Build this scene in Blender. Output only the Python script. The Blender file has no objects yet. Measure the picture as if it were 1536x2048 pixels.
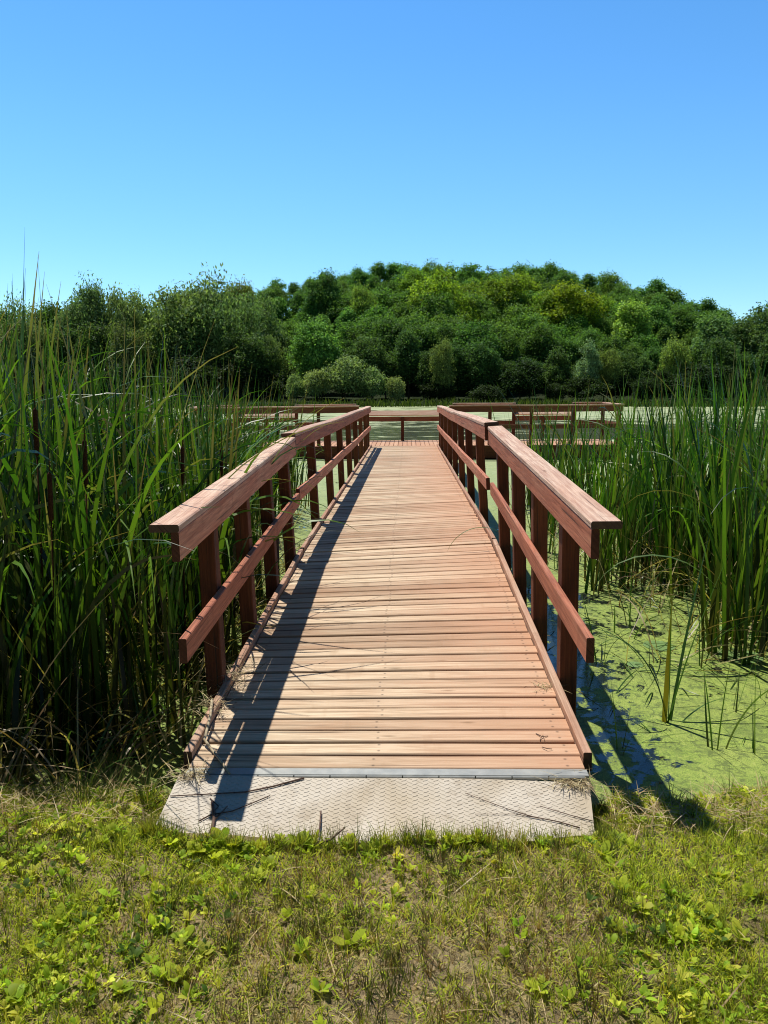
import bpy, bmesh, math, random
import numpy as np
from mathutils import Vector, Matrix

random.seed(7)
RNG = np.random.default_rng(7)
S = bpy.context.scene
COL = S.collection
R = math.radians

# ------------------------------------------------------------------ helpers
def link(o, parent=None):
    COL.objects.link(o)
    if parent is not None:
        o.parent = parent
    return o

def tag(o, label=None, cat=None, group=None, kind=None):
    if label: o['label'] = label
    if cat: o['category'] = cat
    if group: o['group'] = group
    if kind: o['kind'] = kind
    return o

def empty(name, loc=(0, 0, 0), rz=0.0):
    o = bpy.data.objects.new(name, None)
    o.empty_display_size = 0.2
    o.location = loc
    o.rotation_euler = (0, 0, rz)
    return link(o)

def mesh_np(name, V, F, attrs=None, mats=(), smooth=False, midx=None):
    """V (n,3); F list of index arrays, all quads as (m,4) or (m,3)"""
    V = np.asarray(V, dtype=np.float32).reshape(-1, 3)
    me = bpy.data.meshes.new(name)
    groups = F if isinstance(F, (list, tuple)) else [F]
    groups = [np.asarray(g, dtype=np.int32) for g in groups if len(g)]
    nl = sum(g.size for g in groups)
    npoly = sum(len(g) for g in groups)
    me.vertices.add(len(V)); me.vertices.foreach_set('co', V.ravel())
    me.loops.add(nl); me.loops.foreach_set('vertex_index', np.concatenate([g.ravel() for g in groups]))
    me.polygons.add(npoly)
    tot = np.concatenate([np.full(len(g), g.shape[1], dtype=np.int32) for g in groups])
    st = np.concatenate([[0], np.cumsum(tot)[:-1]]).astype(np.int32)
    me.polygons.foreach_set('loop_start', st)
    me.polygons.foreach_set('loop_total', tot)
    if midx is not None:
        me.polygons.foreach_set('material_index', np.asarray(midx, dtype=np.int32))
    me.polygons.foreach_set('use_smooth', np.full(npoly, bool(smooth)))
    me.update(calc_edges=True)
    for k, (typ, arr) in (attrs or {}).items():
        a = me.attributes.new(k, typ, 'POINT')
        arr = np.asarray(arr, dtype=np.float32)
        a.data.foreach_set({'FLOAT_COLOR': 'color', 'FLOAT_VECTOR': 'vector', 'FLOAT': 'value'}[typ], arr.ravel())
    for m in mats: me.materials.append(m)
    me.validate()
    return me

def obj(name, me, parent=None):
    return link(bpy.data.objects.new(name, me), parent)

def smooth01(a, b, x):
    t = np.clip((x - a) / (b - a), 0, 1)
    return t * t * (3 - 2 * t)

def vnoise(x, y, seed=0):
    """smooth value noise on numpy arrays"""
    x = np.asarray(x, float); y = np.asarray(y, float)
    xi = np.floor(x); yi = np.floor(y); xf = x - xi; yf = y - yi
    def h(a, b):
        n = np.sin(a * 127.1 + b * 311.7 + seed * 74.7) * 43758.5453
        return n - np.floor(n)
    u = xf * xf * (3 - 2 * xf); v = yf * yf * (3 - 2 * yf)
    return (h(xi, yi) * (1 - u) + h(xi + 1, yi) * u) * (1 - v) + (h(xi, yi + 1) * (1 - u) + h(xi + 1, yi + 1) * u) * v

# ------------------------------------------------------------------ the camera
HC, PITCH, YAW, CX = 1.652, 0.16637, 0.03056, 0.0867
cam_d = bpy.data.cameras.new('camera')
cam = link(bpy.data.objects.new('camera', cam_d))
cam_d.sensor_fit = 'VERTICAL'; cam_d.sensor_height = 36.0
cam_d.lens = 36.0 * 1536.0 / 2048.0
cam_d.clip_end = 3000; cam_d.clip_start = 0.05
cam.location = (CX, 0, HC)
cam.rotation_euler = (R(90) - PITCH, 0, YAW)
S.camera = cam

def ground_at(px, py, z):
    """world point at height z along the sight line of a photo pixel (for surveying positions)"""
    x = (px - 768) / 1536.0; y = -(py - 1024) / 1536.0
    F = np.array([-math.sin(YAW) * math.cos(PITCH), math.cos(YAW) * math.cos(PITCH), -math.sin(PITCH)])
    U = np.array([-math.sin(YAW) * math.sin(PITCH), math.cos(YAW) * math.sin(PITCH), math.cos(PITCH)])
    Rt = np.array([math.cos(YAW), math.sin(YAW), 0])
    d = F + x * Rt + y * U
    k = (z - HC) / d[2]
    return np.array([CX, 0, HC]) + d * k

def at_depth(px, Y):
    """world x for photo column px at world depth Y (near the horizon)"""
    a = math.atan((px - 768) / 1536.0) - YAW
    return CX + Y * math.tan(a)

def z_at(py, Y):
    return HC + Y * math.tan(math.atan((1024 - py) / 1536.0) - PITCH)

# ------------------------------------------------------------------ light
SUN = Vector((-0.296, 0.377, 1.0)).normalized()
sd = bpy.data.lights.new('sun', 'SUN'); sd.energy = 5.0; sd.angle = R(0.53); sd.color = (1.0, 0.95, 0.87)
so = link(bpy.data.objects.new('sun', sd)); so.rotation_euler = (-SUN).to_track_quat('-Z', 'Y').to_euler(); so.location = (-10, 14, 40)
W = bpy.data.worlds.new('World'); S.world = W; W.use_nodes = True
nt = W.node_tree; nt.nodes.clear()
sky = nt.nodes.new('ShaderNodeTexSky'); sky.sky_type = 'NISHITA'; sky.sun_disc = False
sky.sun_elevation = math.asin(SUN.z); sky.sun_rotation = math.atan2(SUN.x, SUN.y)
sky.altitude = 200; sky.air_density = 1.0; sky.dust_density = 0.05; sky.ozone_density = 2.2
hs = nt.nodes.new('ShaderNodeHueSaturation'); hs.inputs['Saturation'].default_value = 1.26; hs.inputs['Value'].default_value = 1.33
bg = nt.nodes.new('ShaderNodeBackground'); bg.inputs[1].default_value = 0.135
wo = nt.nodes.new('ShaderNodeOutputWorld')
geo = nt.nodes.new('ShaderNodeTexCoord'); sep = nt.nodes.new('ShaderNodeSeparateXYZ'); nt.links.new(geo.outputs['Generated'], sep.inputs[0])
def mr(sock, a, b, c, d):
    m = nt.nodes.new('ShaderNodeMapRange'); m.interpolation_type = 'SMOOTHSTEP'
    nt.links.new(sock, m.inputs[0])
    for i_, v_ in zip((1, 2, 3, 4), (a, b, c, d)): m.inputs[i_].default_value = v_
    return m.outputs[0]
fz = mr(sep.outputs[2], 0.40, 0.85, 1.0, 0.30); fy = mr(sep.outputs[1], -0.5, 0.45, 0.30, 1.0)  # overhead and rear sky, out of view, dimmed to cut fill light
mm = nt.nodes.new('ShaderNodeMath'); mm.operation = 'MULTIPLY'; nt.links.new(fz, mm.inputs[0]); nt.links.new(fy, mm.inputs[1])
hz = mr(sep.outputs[2], 0.0, 0.30, 0.0, 1.0)
tint = nt.nodes.new('ShaderNodeMix'); tint.data_type = 'RGBA'; nt.links.new(hz, tint.inputs[0])
tint.inputs[6].default_value = (0.60, 0.79, 0.95, 1); tint.inputs[7].default_value = (0.84, 1.0, 1.04, 1)
mt = nt.nodes.new('ShaderNodeMix'); mt.data_type = 'RGBA'; mt.blend_type = 'MULTIPLY'; mt.inputs[0].default_value = 1.0
nt.links.new(hs.outputs[0], mt.inputs[6]); nt.links.new(tint.outputs[2], mt.inputs[7])
ms = nt.nodes.new('ShaderNodeVectorMath'); ms.operation = 'SCALE'; nt.links.new(mt.outputs[2], ms.inputs[0]); nt.links.new(mm.outputs[0], ms.inputs['Scale'])
nt.links.new(sky.outputs[0], hs.inputs['Color']); nt.links.new(ms.outputs[0], bg.inputs[0]); nt.links.new(bg.outputs[0], wo.inputs[0])
S.view_settings.view_transform = 'Standard'; S.view_settings.look = 'None'; S.view_settings.exposure = 0
S.render.engine = 'CYCLES'
S.cycles.max_bounces = 7; S.cycles.diffuse_bounces = 3; S.cycles.glossy_bounces = 3; S.cycles.transmission_bounces = 4
S.cycles.use_denoising = True
S.cycles.filter_width = 1.05
S.cycles.sample_clamp_indirect = 6
try: S.cycles.denoiser = 'OPENIMAGEDENOISE'
except Exception: pass

# ------------------------------------------------------------------ material kit
class NT:
    def __init__(s, name):
        s.m = bpy.data.materials.new(name); s.m.use_nodes = True
        s.t = s.m.node_tree; s.t.nodes.clear()
        s.out = s.t.nodes.new('ShaderNodeOutputMaterial')
    def n(s, typ, **kw):
        o = s.t.nodes.new('ShaderNode' + typ)
        for k, v in kw.items():
            if k in o.inputs: s.set(o.inputs[k], v)
            else: setattr(o, k, v)
        return o
    def set(s, sock, v):
        if isinstance(v, bpy.types.NodeSocket): s.t.links.new(v, sock)
        elif isinstance(v, (tuple, list)) and len(v) == 3 and sock.type == 'RGBA': sock.default_value = (*v, 1)
        else: sock.default_value = v
    def math(s, op, a, b=0.0, c=None, clamp=False):
        o = s.t.nodes.new('ShaderNodeMath'); o.operation = op; o.use_clamp = clamp
        s.set(o.inputs[0], a); s.set(o.inputs[1], b)
        if c is not None: s.set(o.inputs[2], c)
        return o.outputs[0]
    def mix(s, f, a, b, bt='MIX'):
        o = s.t.nodes.new('ShaderNodeMix'); o.data_type = 'RGBA'; o.blend_type = bt
        s.set(o.inputs[0], f)
        for i, v in ((6, a), (7, b)):
            if isinstance(v, (tuple, list)): v = (*v, 1) if len(v) == 3 else v
            s.set(o.inputs[i], v)
        return o.outputs[2]
    def ramp(s, f, stops):
        o = s.t.nodes.new('ShaderNodeValToRGB'); e = o.color_ramp.elements
        while len(e) < len(stops): e.new(0.5)
        for el, (p, c) in zip(e, stops):
            el.position = p; el.color = (c, c, c, 1) if not isinstance(c, (tuple, list)) else (*c, 1)
        s.set(o.inputs[0], f)
        return o.outputs[0]
    def vec(s, v, scale):
        o = s.t.nodes.new('ShaderNodeVectorMath'); o.operation = 'MULTIPLY'
        s.set(o.inputs[0], v); o.inputs[1].default_value = scale
        return o.outputs[0]
    def noise(s, v, scale=1.0, detail=4.0, rough=0.55, dist=0.0):
        o = s.n('TexNoise'); s.set(o.inputs['Vector'], v)
        o.inputs['Scale'].default_value = scale; o.inputs['Detail'].default_value = detail
        o.inputs['Roughness'].default_value = rough; o.inputs['Distortion'].default_value = dist
        return o.outputs['Fac']
    def attr(s, name, out='Vector'):
        o = s.n('Attribute'); o.attribute_name = name
        return o.outputs[out]
    def bump(s, h, strength=0.4, dist=0.01):
        o = s.n('Bump'); s.set(o.inputs['Height'], h); o.inputs['Strength'].default_value = strength; o.inputs['Distance'].default_value = dist
        return o.outputs[0]
    def principled(s, color, rough=0.6, spec=0.3, normal=None, metal=0.0):
        p = s.n('BsdfPrincipled')
        s.set(p.inputs['Base Color'], color); s.set(p.inputs['Roughness'], rough)
        s.set(p.inputs['Specular IOR Level'], spec); s.set(p.inputs['Metallic'], metal)
        if normal is not None: s.set(p.inputs['Normal'], normal)
        return p.outputs[0]
    def done(s, sh):
        s.t.links.new(sh, s.out.inputs[0]); return s.m

def wood_mat(name, base, dark, pale, worn=0.5, nails=False, moss=0.0):
    """timber: attribute 'wood' = (metres along the grain, metres across, seed per board), 'rnd' = random per board"""
    k = NT(name); w = k.attr('wood'); rnd = k.attr('rnd', 'Fac')
    geo = k.n('TexCoord').outputs['Object']
    g1 = k.noise(k.vec(w, (2.2, 55, 3.1)), 1.0, 5, 0.6, 0.6)
    g2 = k.noise(k.vec(w, (7.0, 210, 1.7)), 1.0, 3, 0.6)
    blot = k.noise(k.vec(w, (1.6, 9, 1.3)), 1.0, 4, 0.6, 0.4)
    big = k.noise(geo, 0.9, 3, 0.55)
    vor = k.n('TexVoronoi'); k.set(vor.inputs['Vector'], k.vec(w, (2.3, 8.0, 1.0))); vor.inputs['Scale'].default_value = 1.0
    knot = k.ramp(vor.outputs['Distance'], [(0.02, 1.0), (0.11, 0.0)])
    stain = k.ramp(k.math('ADD', k.math('MULTIPLY', blot, 0.75), k.math('ADD', k.math('MULTIPLY', big, 0.45), k.math('MULTIPLY', rnd, 0.28))), [(0.66 - 0.16 * worn, 1.0), (1.02 - 0.16 * worn, 0.0)])
    c = k.mix(stain, pale, base)
    c = k.mix(k.ramp(g1, [(0.36, 0.65), (0.58, 0.0)]), c, dark)
    c = k.mix(k.math('MULTIPLY', k.ramp(g2, [(0.3, 1), (0.55, 0)]), 0.5), c, dark)
    c = k.mix(k.math('MULTIPLY', knot, 0.75), c, (dark[0] * 0.45, dark[1] * 0.45, dark[2] * 0.4))
    # splits: thin dark lines along the grain
    sp = k.noise(k.vec(w, (1.1, 95, 2.0)), 1.0, 2, 0.5)
    c = k.mix(k.ramp(sp, [(0.655, 0.0), (0.69, 0.75)]), c, (0.05, 0.03, 0.02))
    sk_ = k.noise(k.vec(w, (9.0, 1.3, 2.0)), 1.0, 3, 0.6)
    c = k.mix(k.math('MULTIPLY', k.ramp(sk_, [(0.60, 0.0), (0.70, 1.0)]), 0.30), c, dark)
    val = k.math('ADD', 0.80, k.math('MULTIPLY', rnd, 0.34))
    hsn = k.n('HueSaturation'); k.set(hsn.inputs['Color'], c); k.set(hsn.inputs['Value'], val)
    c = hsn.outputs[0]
    if nails:
        jit = k.n('VectorMath'); jit.operation = 'ADD'; k.set(jit.inputs[0], k.attr('nail')); cb = k.n('CombineXYZ'); k.set(cb.inputs[0], k.math('MULTIPLY', k.math('SINE', k.math('MULTIPLY', rnd, 77)), 0.012)); k.set(cb.inputs[1], k.math('MULTIPLY', k.math('SINE', k.math('MULTIPLY', rnd, 191)), 0.008)); k.set(jit.inputs[1], cb.outputs[0])
        sx = k.n('SeparateXYZ'); k.set(sx.inputs[0], jit.outputs[0])
        ex = k.math('ABSOLUTE', sx.outputs[0]); ey = k.math('ABSOLUTE', sx.outputs[1])
        c = k.mix(k.math('MULTIPLY', k.ramp(k.math('ADD', ey, k.math('MULTIPLY', k.math('SUBTRACT', blot, 0.5), 0.012)), [(0.044, 0.0), (0.053, 1.0)]), 0.55), c, (0.10, 0.055, 0.03))
        wornp = k.ramp(k.math('ADD', k.math('MULTIPLY', sx.outputs[0], 0.55), k.math('MULTIPLY', blot, 0.9)), [(0.38, 0.0), (0.95, 0.75)])
        c = k.mix(wornp, c, k.mix(g1, (0.53, 0.235, 0.13), (0.62, 0.37, 0.22)))
        dirt = k.noise(geo, 2.6, 5, 0.65)
        c = k.mix(k.ramp(dirt, [(0.54, 0.0), (0.72, 0.35)]), c, (0.44, 0.34, 0.22))
        dots = None
        for nx in (-0.79, -0.045, 0.80):
            for nv in (-0.027, 0.027):
                dx = k.math('SUBTRACT', sx.outputs[0], nx); dy = k.math('SUBTRACT', sx.outputs[1], nv)
                d = k.math('SQRT', k.math('ADD', k.math('MULTIPLY', dx, dx), k.math('MULTIPLY', dy, dy)))
                f = k.ramp(d, [(0.0038, 1.0), (0.009, 0.0)])
                dots = f if dots is None else k.math('MAXIMUM', dots, f)
        c = k.mix(k.math('MULTIPLY', dots, 0.55), c, (0.035, 0.025, 0.02))
    h = k.math('ADD', k.math('MULTIPLY', g1, 0.6), k.math('MULTIPLY', g2, 0.4))
    return k.done(k.principled(c, 0.72, 0.25, k.bump(h, 0.55, 0.006)))

M_deck = wood_mat('weathered_deck_timber', (0.55, 0.32, 0.185), (0.36, 0.235, 0.135), (0.73, 0.585, 0.405), 0.98, nails=True)
M_rail = wood_mat('stained_rail_timber', (0.62, 0.225, 0.125), (0.26, 0.08, 0.045), (0.68, 0.36, 0.22), 0.12)
M_cap = wood_mat('worn_cap_timber', (0.64, 0.38, 0.26), (0.38, 0.19, 0.125), (0.80, 0.61, 0.46), 0.85)
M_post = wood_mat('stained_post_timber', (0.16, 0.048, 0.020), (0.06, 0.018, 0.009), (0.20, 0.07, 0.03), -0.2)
M_prail_shaded = wood_mat('platform_rail_shaded', (0.25, 0.09, 0.05), (0.12, 0.04, 0.025), (0.30, 0.13, 0.08), -0.1)  # rail timber with the shade of camera-facing sides put into its colour
M_rim = wood_mat('rim_timber', (0.56, 0.30, 0.19), (0.34, 0.18, 0.11), (0.70, 0.50, 0.35), 0.7)

def leaf_mat(name, transl=0.38, rough=0.42, spec=0.35, objcol=False, tint=(1.25, 1.15, 0.55), nscale=9.0, nvar=0.45):
    k = NT(name); c = k.attr('col', 'Color')
    oi = k.n('ObjectInfo')
    if objcol: c = k.mix(1.0, c, oi.outputs['Color'], 'MULTIPLY')
    n = k.noise(k.n('TexCoord').outputs['Object'], nscale, 3)
    hv = k.n('HueSaturation'); k.set(hv.inputs['Color'], c); k.set(hv.inputs['Value'], k.math('ADD', 1.0 - nvar * 0.5, k.math('MULTIPLY', n, nvar)))
    c = hv.outputs[0]
    p = k.principled(c, rough, spec)
    t = k.n('BsdfTranslucent'); k.set(t.inputs['Color'], k.mix(1.0, c, tint, 'MULTIPLY'))
    m = k.n('MixShader'); m.inputs[0].default_value = transl
    k.t.links.new(p, m.inputs[1]); k.t.links.new(t.outputs[0], m.inputs[2])
    return k.done(m.outputs[0])

M_cat = leaf_mat('cattail_leaf', 0.40, 0.38, 0.40, tint=(1.1, 1.25, 0.45), nscale=4)
M_grass = leaf_mat('grass_leaf', 0.46, 0.55, 0.2, tint=(1.3, 1.2, 0.45))
M_tree = leaf_mat('tree_leaf', 0.42, 0.6, 0.15, objcol=True, tint=(1.25, 1.2, 0.5), nscale=0.6, nvar=0.5)
M_straw = leaf_mat('dry_straw', 0.15, 0.7, 0.15, tint=(1, 0.95, 0.8))

k = NT('bark'); b = k.noise(k.vec(k.n('TexCoord').outputs['Object'], (6, 6, 1.2)), 2.0, 5)
M_bark = k.done(k.principled(k.ramp(b, [(0.3, (0.035, 0.026, 0.02)), (0.7, (0.12, 0.095, 0.075))]), 0.9, 0.1, k.bump(b, 0.6, 0.05)))
k = NT('seed_head_brown'); b = k.noise(k.n('TexCoord').outputs['Object'], 120, 3)
M_seed = k.done(k.principled(k.ramp(b, [(0.3, (0.03, 0.014, 0.008)), (0.7, (0.085, 0.04, 0.02))]), 0.95, 0.05))
k = NT('twig_bark'); b = k.noise(k.n('TexCoord').outputs['Object'], 60, 4)
M_twig = k.done(k.principled(k.ramp(b, [(0.3, (0.06, 0.035, 0.025)), (0.7, (0.20, 0.13, 0.10))]), 0.85, 0.15))
k = NT('dry_stalk'); b = k.noise(k.n('TexCoord').outputs['Object'], 40, 4)
M_stalk = k.done(k.principled(k.ramp(b, [(0.3, (0.36, 0.28, 0.17)), (0.7, (0.58, 0.49, 0.33))]), 0.7, 0.2))
k = NT('galvanised_strip'); b = k.noise(k.n('TexCoord').outputs['Object'], 14, 4)
M_galv = k.done(k.principled(k.ramp(b, [(0.3, (0.30, 0.31, 0.29)), (0.7, (0.44, 0.44, 0.40))]), 0.5, 0.5, metal=0.35))
k = NT('black_gap'); M_black = k.done(k.principled((0.012, 0.011, 0.010), 0.8, 0.2))
k = NT('tread_plate_metal'); tc = k.n('TexCoord').outputs['Object']
b1 = k.noise(tc, 3.5, 5, 0.6); b2 = k.noise(tc, 42, 3); b3 = k.noise(tc, 1.6, 3)
c = k.mix(k.ramp(b1, [(0.35, 0.0), (0.7, 1.0)]), (0.64, 0.575, 0.475), (0.51, 0.45, 0.36))
c = k.mix(k.ramp(b2, [(0.62, 0.0), (0.75, 0.6)]), c, (0.25, 0.20, 0.15))
c = k.mix(k.ramp(b3, [(0.50, 0.0), (0.70, 0.55)]), c, (0.46, 0.36, 0.22))
b4 = k.noise(tc, 9.0, 6, 0.7)
c = k.mix(k.ramp(b4, [(0.52, 0.0), (0.68, 0.5)]), c, (0.34, 0.27, 0.18))
M_plate = k.done(k.principled(c, 0.75, 0.2, k.bump(b2, 0.2, 0.002)))

# ------------------------------------------------------------------ ground (one sheet: bank, pond bed, far shore, hill)
WATER = -0.37
def edge_y(x):
    return 3.12 + 0.22 * (vnoise(x * 0.9, x * 0 + 3.1, 4) - 0.5) + 0.10 * (vnoise(x * 3.1, x * 0 + 1.7, 5) - 0.5) + 0.012 * np.abs(x)
def shore_y(x):
    return 68.0 + 3.0 * np.sin(x / 17.0) + 1.5 * np.sin(x / 6.3 + 1.0)
def ground_z(x, y):
    x = np.asarray(x, float); y = np.asarray(y, float)
    bank = -0.05 + 0.05 * (vnoise(x * 1.7, y * 1.7, 1) - 0.5) + 0.022 * (vnoise(x * 6.1, y * 6.1, 2) - 0.5) + 0.010 * (vnoise(x * 19, y * 19, 3) - 0.5)
    bank = bank + np.where(y < 1.5, 0.03 * (1.5 - y), 0) * (1 - smooth01(-30, -4, -np.abs(y)) * 0)
    bank = np.minimum(bank, 0.6)
    e = edge_y(x)
    bank = bank - 0.055 * smooth01(1.05, 0.92, np.abs(x)) * smooth01(2.64, 2.74, y)
    bank = bank - 0.10 * smooth01(e - 0.45, e, y)
    z = bank + (-1.0 - bank) * smooth01(e - 0.02, e + 0.75, y)
    s = y - shore_y(x)
    rise = smooth01(-4, 1.5, s) * 0.72 + np.clip(s, 0, 60) * 0.035
    hill = 9.0 * np.exp(-((x - 5.0) / 36.0) ** 4) * smooth01(80, 122, y) + 2.5 * smooth01(70, 130, y)
    return z + np.where(y > 30, rise + hill * (s > 0), 0)

def axis(segs):
    out = [segs[0][0]]
    for a, b, st in segs:
        n = max(1, int(round((b - a) / st)))
        out += list(np.linspace(a, b, n + 1)[1:])
    return np.array(out)
gx = axis([(-500, -120, 40), (-120, -20, 5), (-20, -5, 0.6), (-5, 5, 0.05), (5, 20, 0.6), (20, 120, 5), (120, 500, 40)])
gy = axis([(-120, -6, 12), (-6, 0, 0.3), (0, 4.2, 0.05), (4.2, 12, 0.6), (12, 60, 4), (60, 140, 2), (140, 600, 40)])
GX, GY = np.meshgrid(gx, gy)
GZ = ground_z(GX, GY)
nx, ny = len(gx), len(gy)
idx = np.arange(nx * ny).reshape(ny, nx)
quads = np.stack([idx[:-1, :-1], idx[:-1, 1:], idx[1:, 1:], idx[1:, :-1]], -1).reshape(-1, 4)
k = NT('bank_soil'); tc = k.n('TexCoord').outputs['Object']
n1 = k.noise(tc, 2.2, 6, 0.6); n2 = k.noise(tc, 38, 4, 0.65); n3 = k.noise(tc, 160, 3)
c = k.mix(k.ramp(n1, [(0.35, 0.0), (0.65, 1.0)]), (0.42, 0.315, 0.185), (0.27, 0.24, 0.08))
c = k.mix(k.ramp(n2, [(0.4, 0.8), (0.6, 0.0)]), c, (0.12, 0.085, 0.05))
c = k.mix(k.ramp(n3, [(0.6, 0.0), (0.72, 0.7)]), c, (0.42, 0.34, 0.2))
sy = k.n('SeparateXYZ'); k.set(sy.inputs[0], tc)
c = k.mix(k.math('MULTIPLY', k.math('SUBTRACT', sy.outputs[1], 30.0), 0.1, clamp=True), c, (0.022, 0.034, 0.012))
M_soil = k.done(k.principled(c, 0.95, 0.1, k.bump(k.math('ADD', n2, k.math('MULTIPLY', n3, 0.5)), 0.9, 0.02)))
tag(obj('ground', mesh_np('ground', np.stack([GX, GY, GZ], -1), quads, mats=[M_soil], smooth=True)), kind='structure')

# ------------------------------------------------------------------ water under duckweed
k = NT('duckweed_water'); tc = k.n('TexCoord').outputs['Object']
sx = k.n('SeparateXYZ'); k.set(sx.inputs[0], tc); X, Y = sx.outputs[0], sx.outputs[1]
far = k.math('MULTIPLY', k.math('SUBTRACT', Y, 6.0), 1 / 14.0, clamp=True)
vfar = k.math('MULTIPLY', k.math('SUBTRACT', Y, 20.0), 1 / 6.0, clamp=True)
nA = k.noise(tc, 1.3, 6, 0.65, 0.3); nB = k.noise(tc, 7.0, 5, 0.7, 0.6); nC = k.noise(tc, 70, 3, 0.7); nD = k.noise(tc, 260, 2, 0.6)
nH = k.noise(tc, 3.2, 6, 0.72, 1.2)
nF = k.noise(k.vec(tc, (0.16, 0.42, 1.0)), 1.0, 6, 0.68, 0.5); nG = k.noise(k.vec(tc, (0.9, 2.4, 1)), 1.0, 5, 0.7)
weed = k.mix(k.ramp(nC, [(0.35, 0.0), (0.65, 1.0)]), (0.20, 0.31, 0.045), (0.38, 0.50, 0.08))
weed = k.mix(k.ramp(nA, [(0.4, 0.0), (0.65, 0.8)]), weed, (0.40, 0.47, 0.10))
weed = k.mix(k.ramp(nD, [(0.40, 0.75), (0.5, 0.0)]), weed, (0.06, 0.095, 0.022))
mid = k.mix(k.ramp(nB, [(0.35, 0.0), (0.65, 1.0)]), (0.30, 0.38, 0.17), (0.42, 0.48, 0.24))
nE = k.noise(tc, 18, 4, 0.7, 0.8)
weed = k.mix(k.ramp(nE, [(0.40, 0.75), (0.49, 0.0)]), weed, (0.10, 0.135, 0.035))
weed = k.mix(k.ramp(nE, [(0.56, 0.0), (0.68, 0.45)]), weed, (0.48, 0.50, 0.14))
weed = k.mix(k.ramp(nH, [(0.36, 0.6), (0.5, 0.0)]), weed, (0.13, 0.175, 0.04))
weed = k.mix(far, weed, mid)  # duckweed paled with distance: glancing glare put into its base colour
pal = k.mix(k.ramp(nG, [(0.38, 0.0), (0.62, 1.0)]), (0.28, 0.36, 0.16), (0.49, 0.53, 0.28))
weed = k.mix(vfar, weed, pal)  # second, paler step of the painted glare
# open water gaps
gap = k.math('ADD', k.math('MULTIPLY', nA, 0.55), k.math('MULTIPLY', nB, 0.45))
nearrail = k.math('SUBTRACT', 1.0, k.math('MULTIPLY', k.math('ABSOLUTE', k.math('SUBTRACT', X, 1.15)), 1.6), clamp=True)
nearrail = k.math('MULTIPLY', nearrail, k.math('SUBTRACT', 1.0, k.math('MULTIPLY', k.math('ABSOLUTE', k.math('SUBTRACT', Y, 5.6)), 0.38), clamp=True))
reeds = k.math('SUBTRACT', 1.0, k.math('MULTIPLY', k.math('ABSOLUTE', k.math('SUBTRACT', Y, 6.3)), 0.40), clamp=True)
gap = k.math('SUBTRACT', gap, k.math('MULTIPLY', nearrail, 0.15))
gap = k.math('SUBTRACT', gap, k.math('MULTIPLY', reeds, 0.075))
gn = k.ramp(gap, [(0.385, 1.0), (0.41, 0.0)])
gn = k.math('MULTIPLY', gn, k.math('SUBTRACT', 1.0, k.math('MULTIPLY', vfar, 0.6)))
band = k.math('SUBTRACT', 1.0, k.math('MULTIPLY', k.math('ABSOLUTE', k.math('SUBTRACT', Y, 33.0)), 0.075), clamp=True)
gf = k.ramp(k.math('SUBTRACT', k.math('ADD', k.math('MULTIPLY', nF, 0.55), k.math('MULTIPLY', nG, 0.45)), k.math('MULTIPLY', band, 0.13)), [(0.43, 0.9), (0.475, 0.0)])
gf = k.math('MULTIPLY', gf, vfar)
gapf = k.math('MAXIMUM', gn, gf, clamp=True)
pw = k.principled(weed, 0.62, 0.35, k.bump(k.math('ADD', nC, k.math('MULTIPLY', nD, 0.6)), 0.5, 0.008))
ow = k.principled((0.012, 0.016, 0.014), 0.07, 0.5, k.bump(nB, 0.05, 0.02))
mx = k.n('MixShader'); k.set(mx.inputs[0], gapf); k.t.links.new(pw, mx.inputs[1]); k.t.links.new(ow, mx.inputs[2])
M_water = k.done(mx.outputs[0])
wx = np.array([-400, -60, -10, 10, 60, 400.0]); wy = np.array([2.6, 10, 30, 75, 100.0])
# the water sheet ends inside the far shore
wy = np.array([2.6, 10, 30, 60, 76.0])
AX, AY = np.meshgrid(wx, wy); i2 = np.arange(AX.size).reshape(AX.shape)
wq = np.stack([i2[:-1, :-1], i2[:-1, 1:], i2[1:, 1:], i2[1:, :-1]], -1).reshape(-1, 4)
tag(obj('water', mesh_np('water', np.stack([AX, AY, np.full(AX.shape, WATER)], -1), wq, mats=[M_water])), kind='structure')

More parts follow.
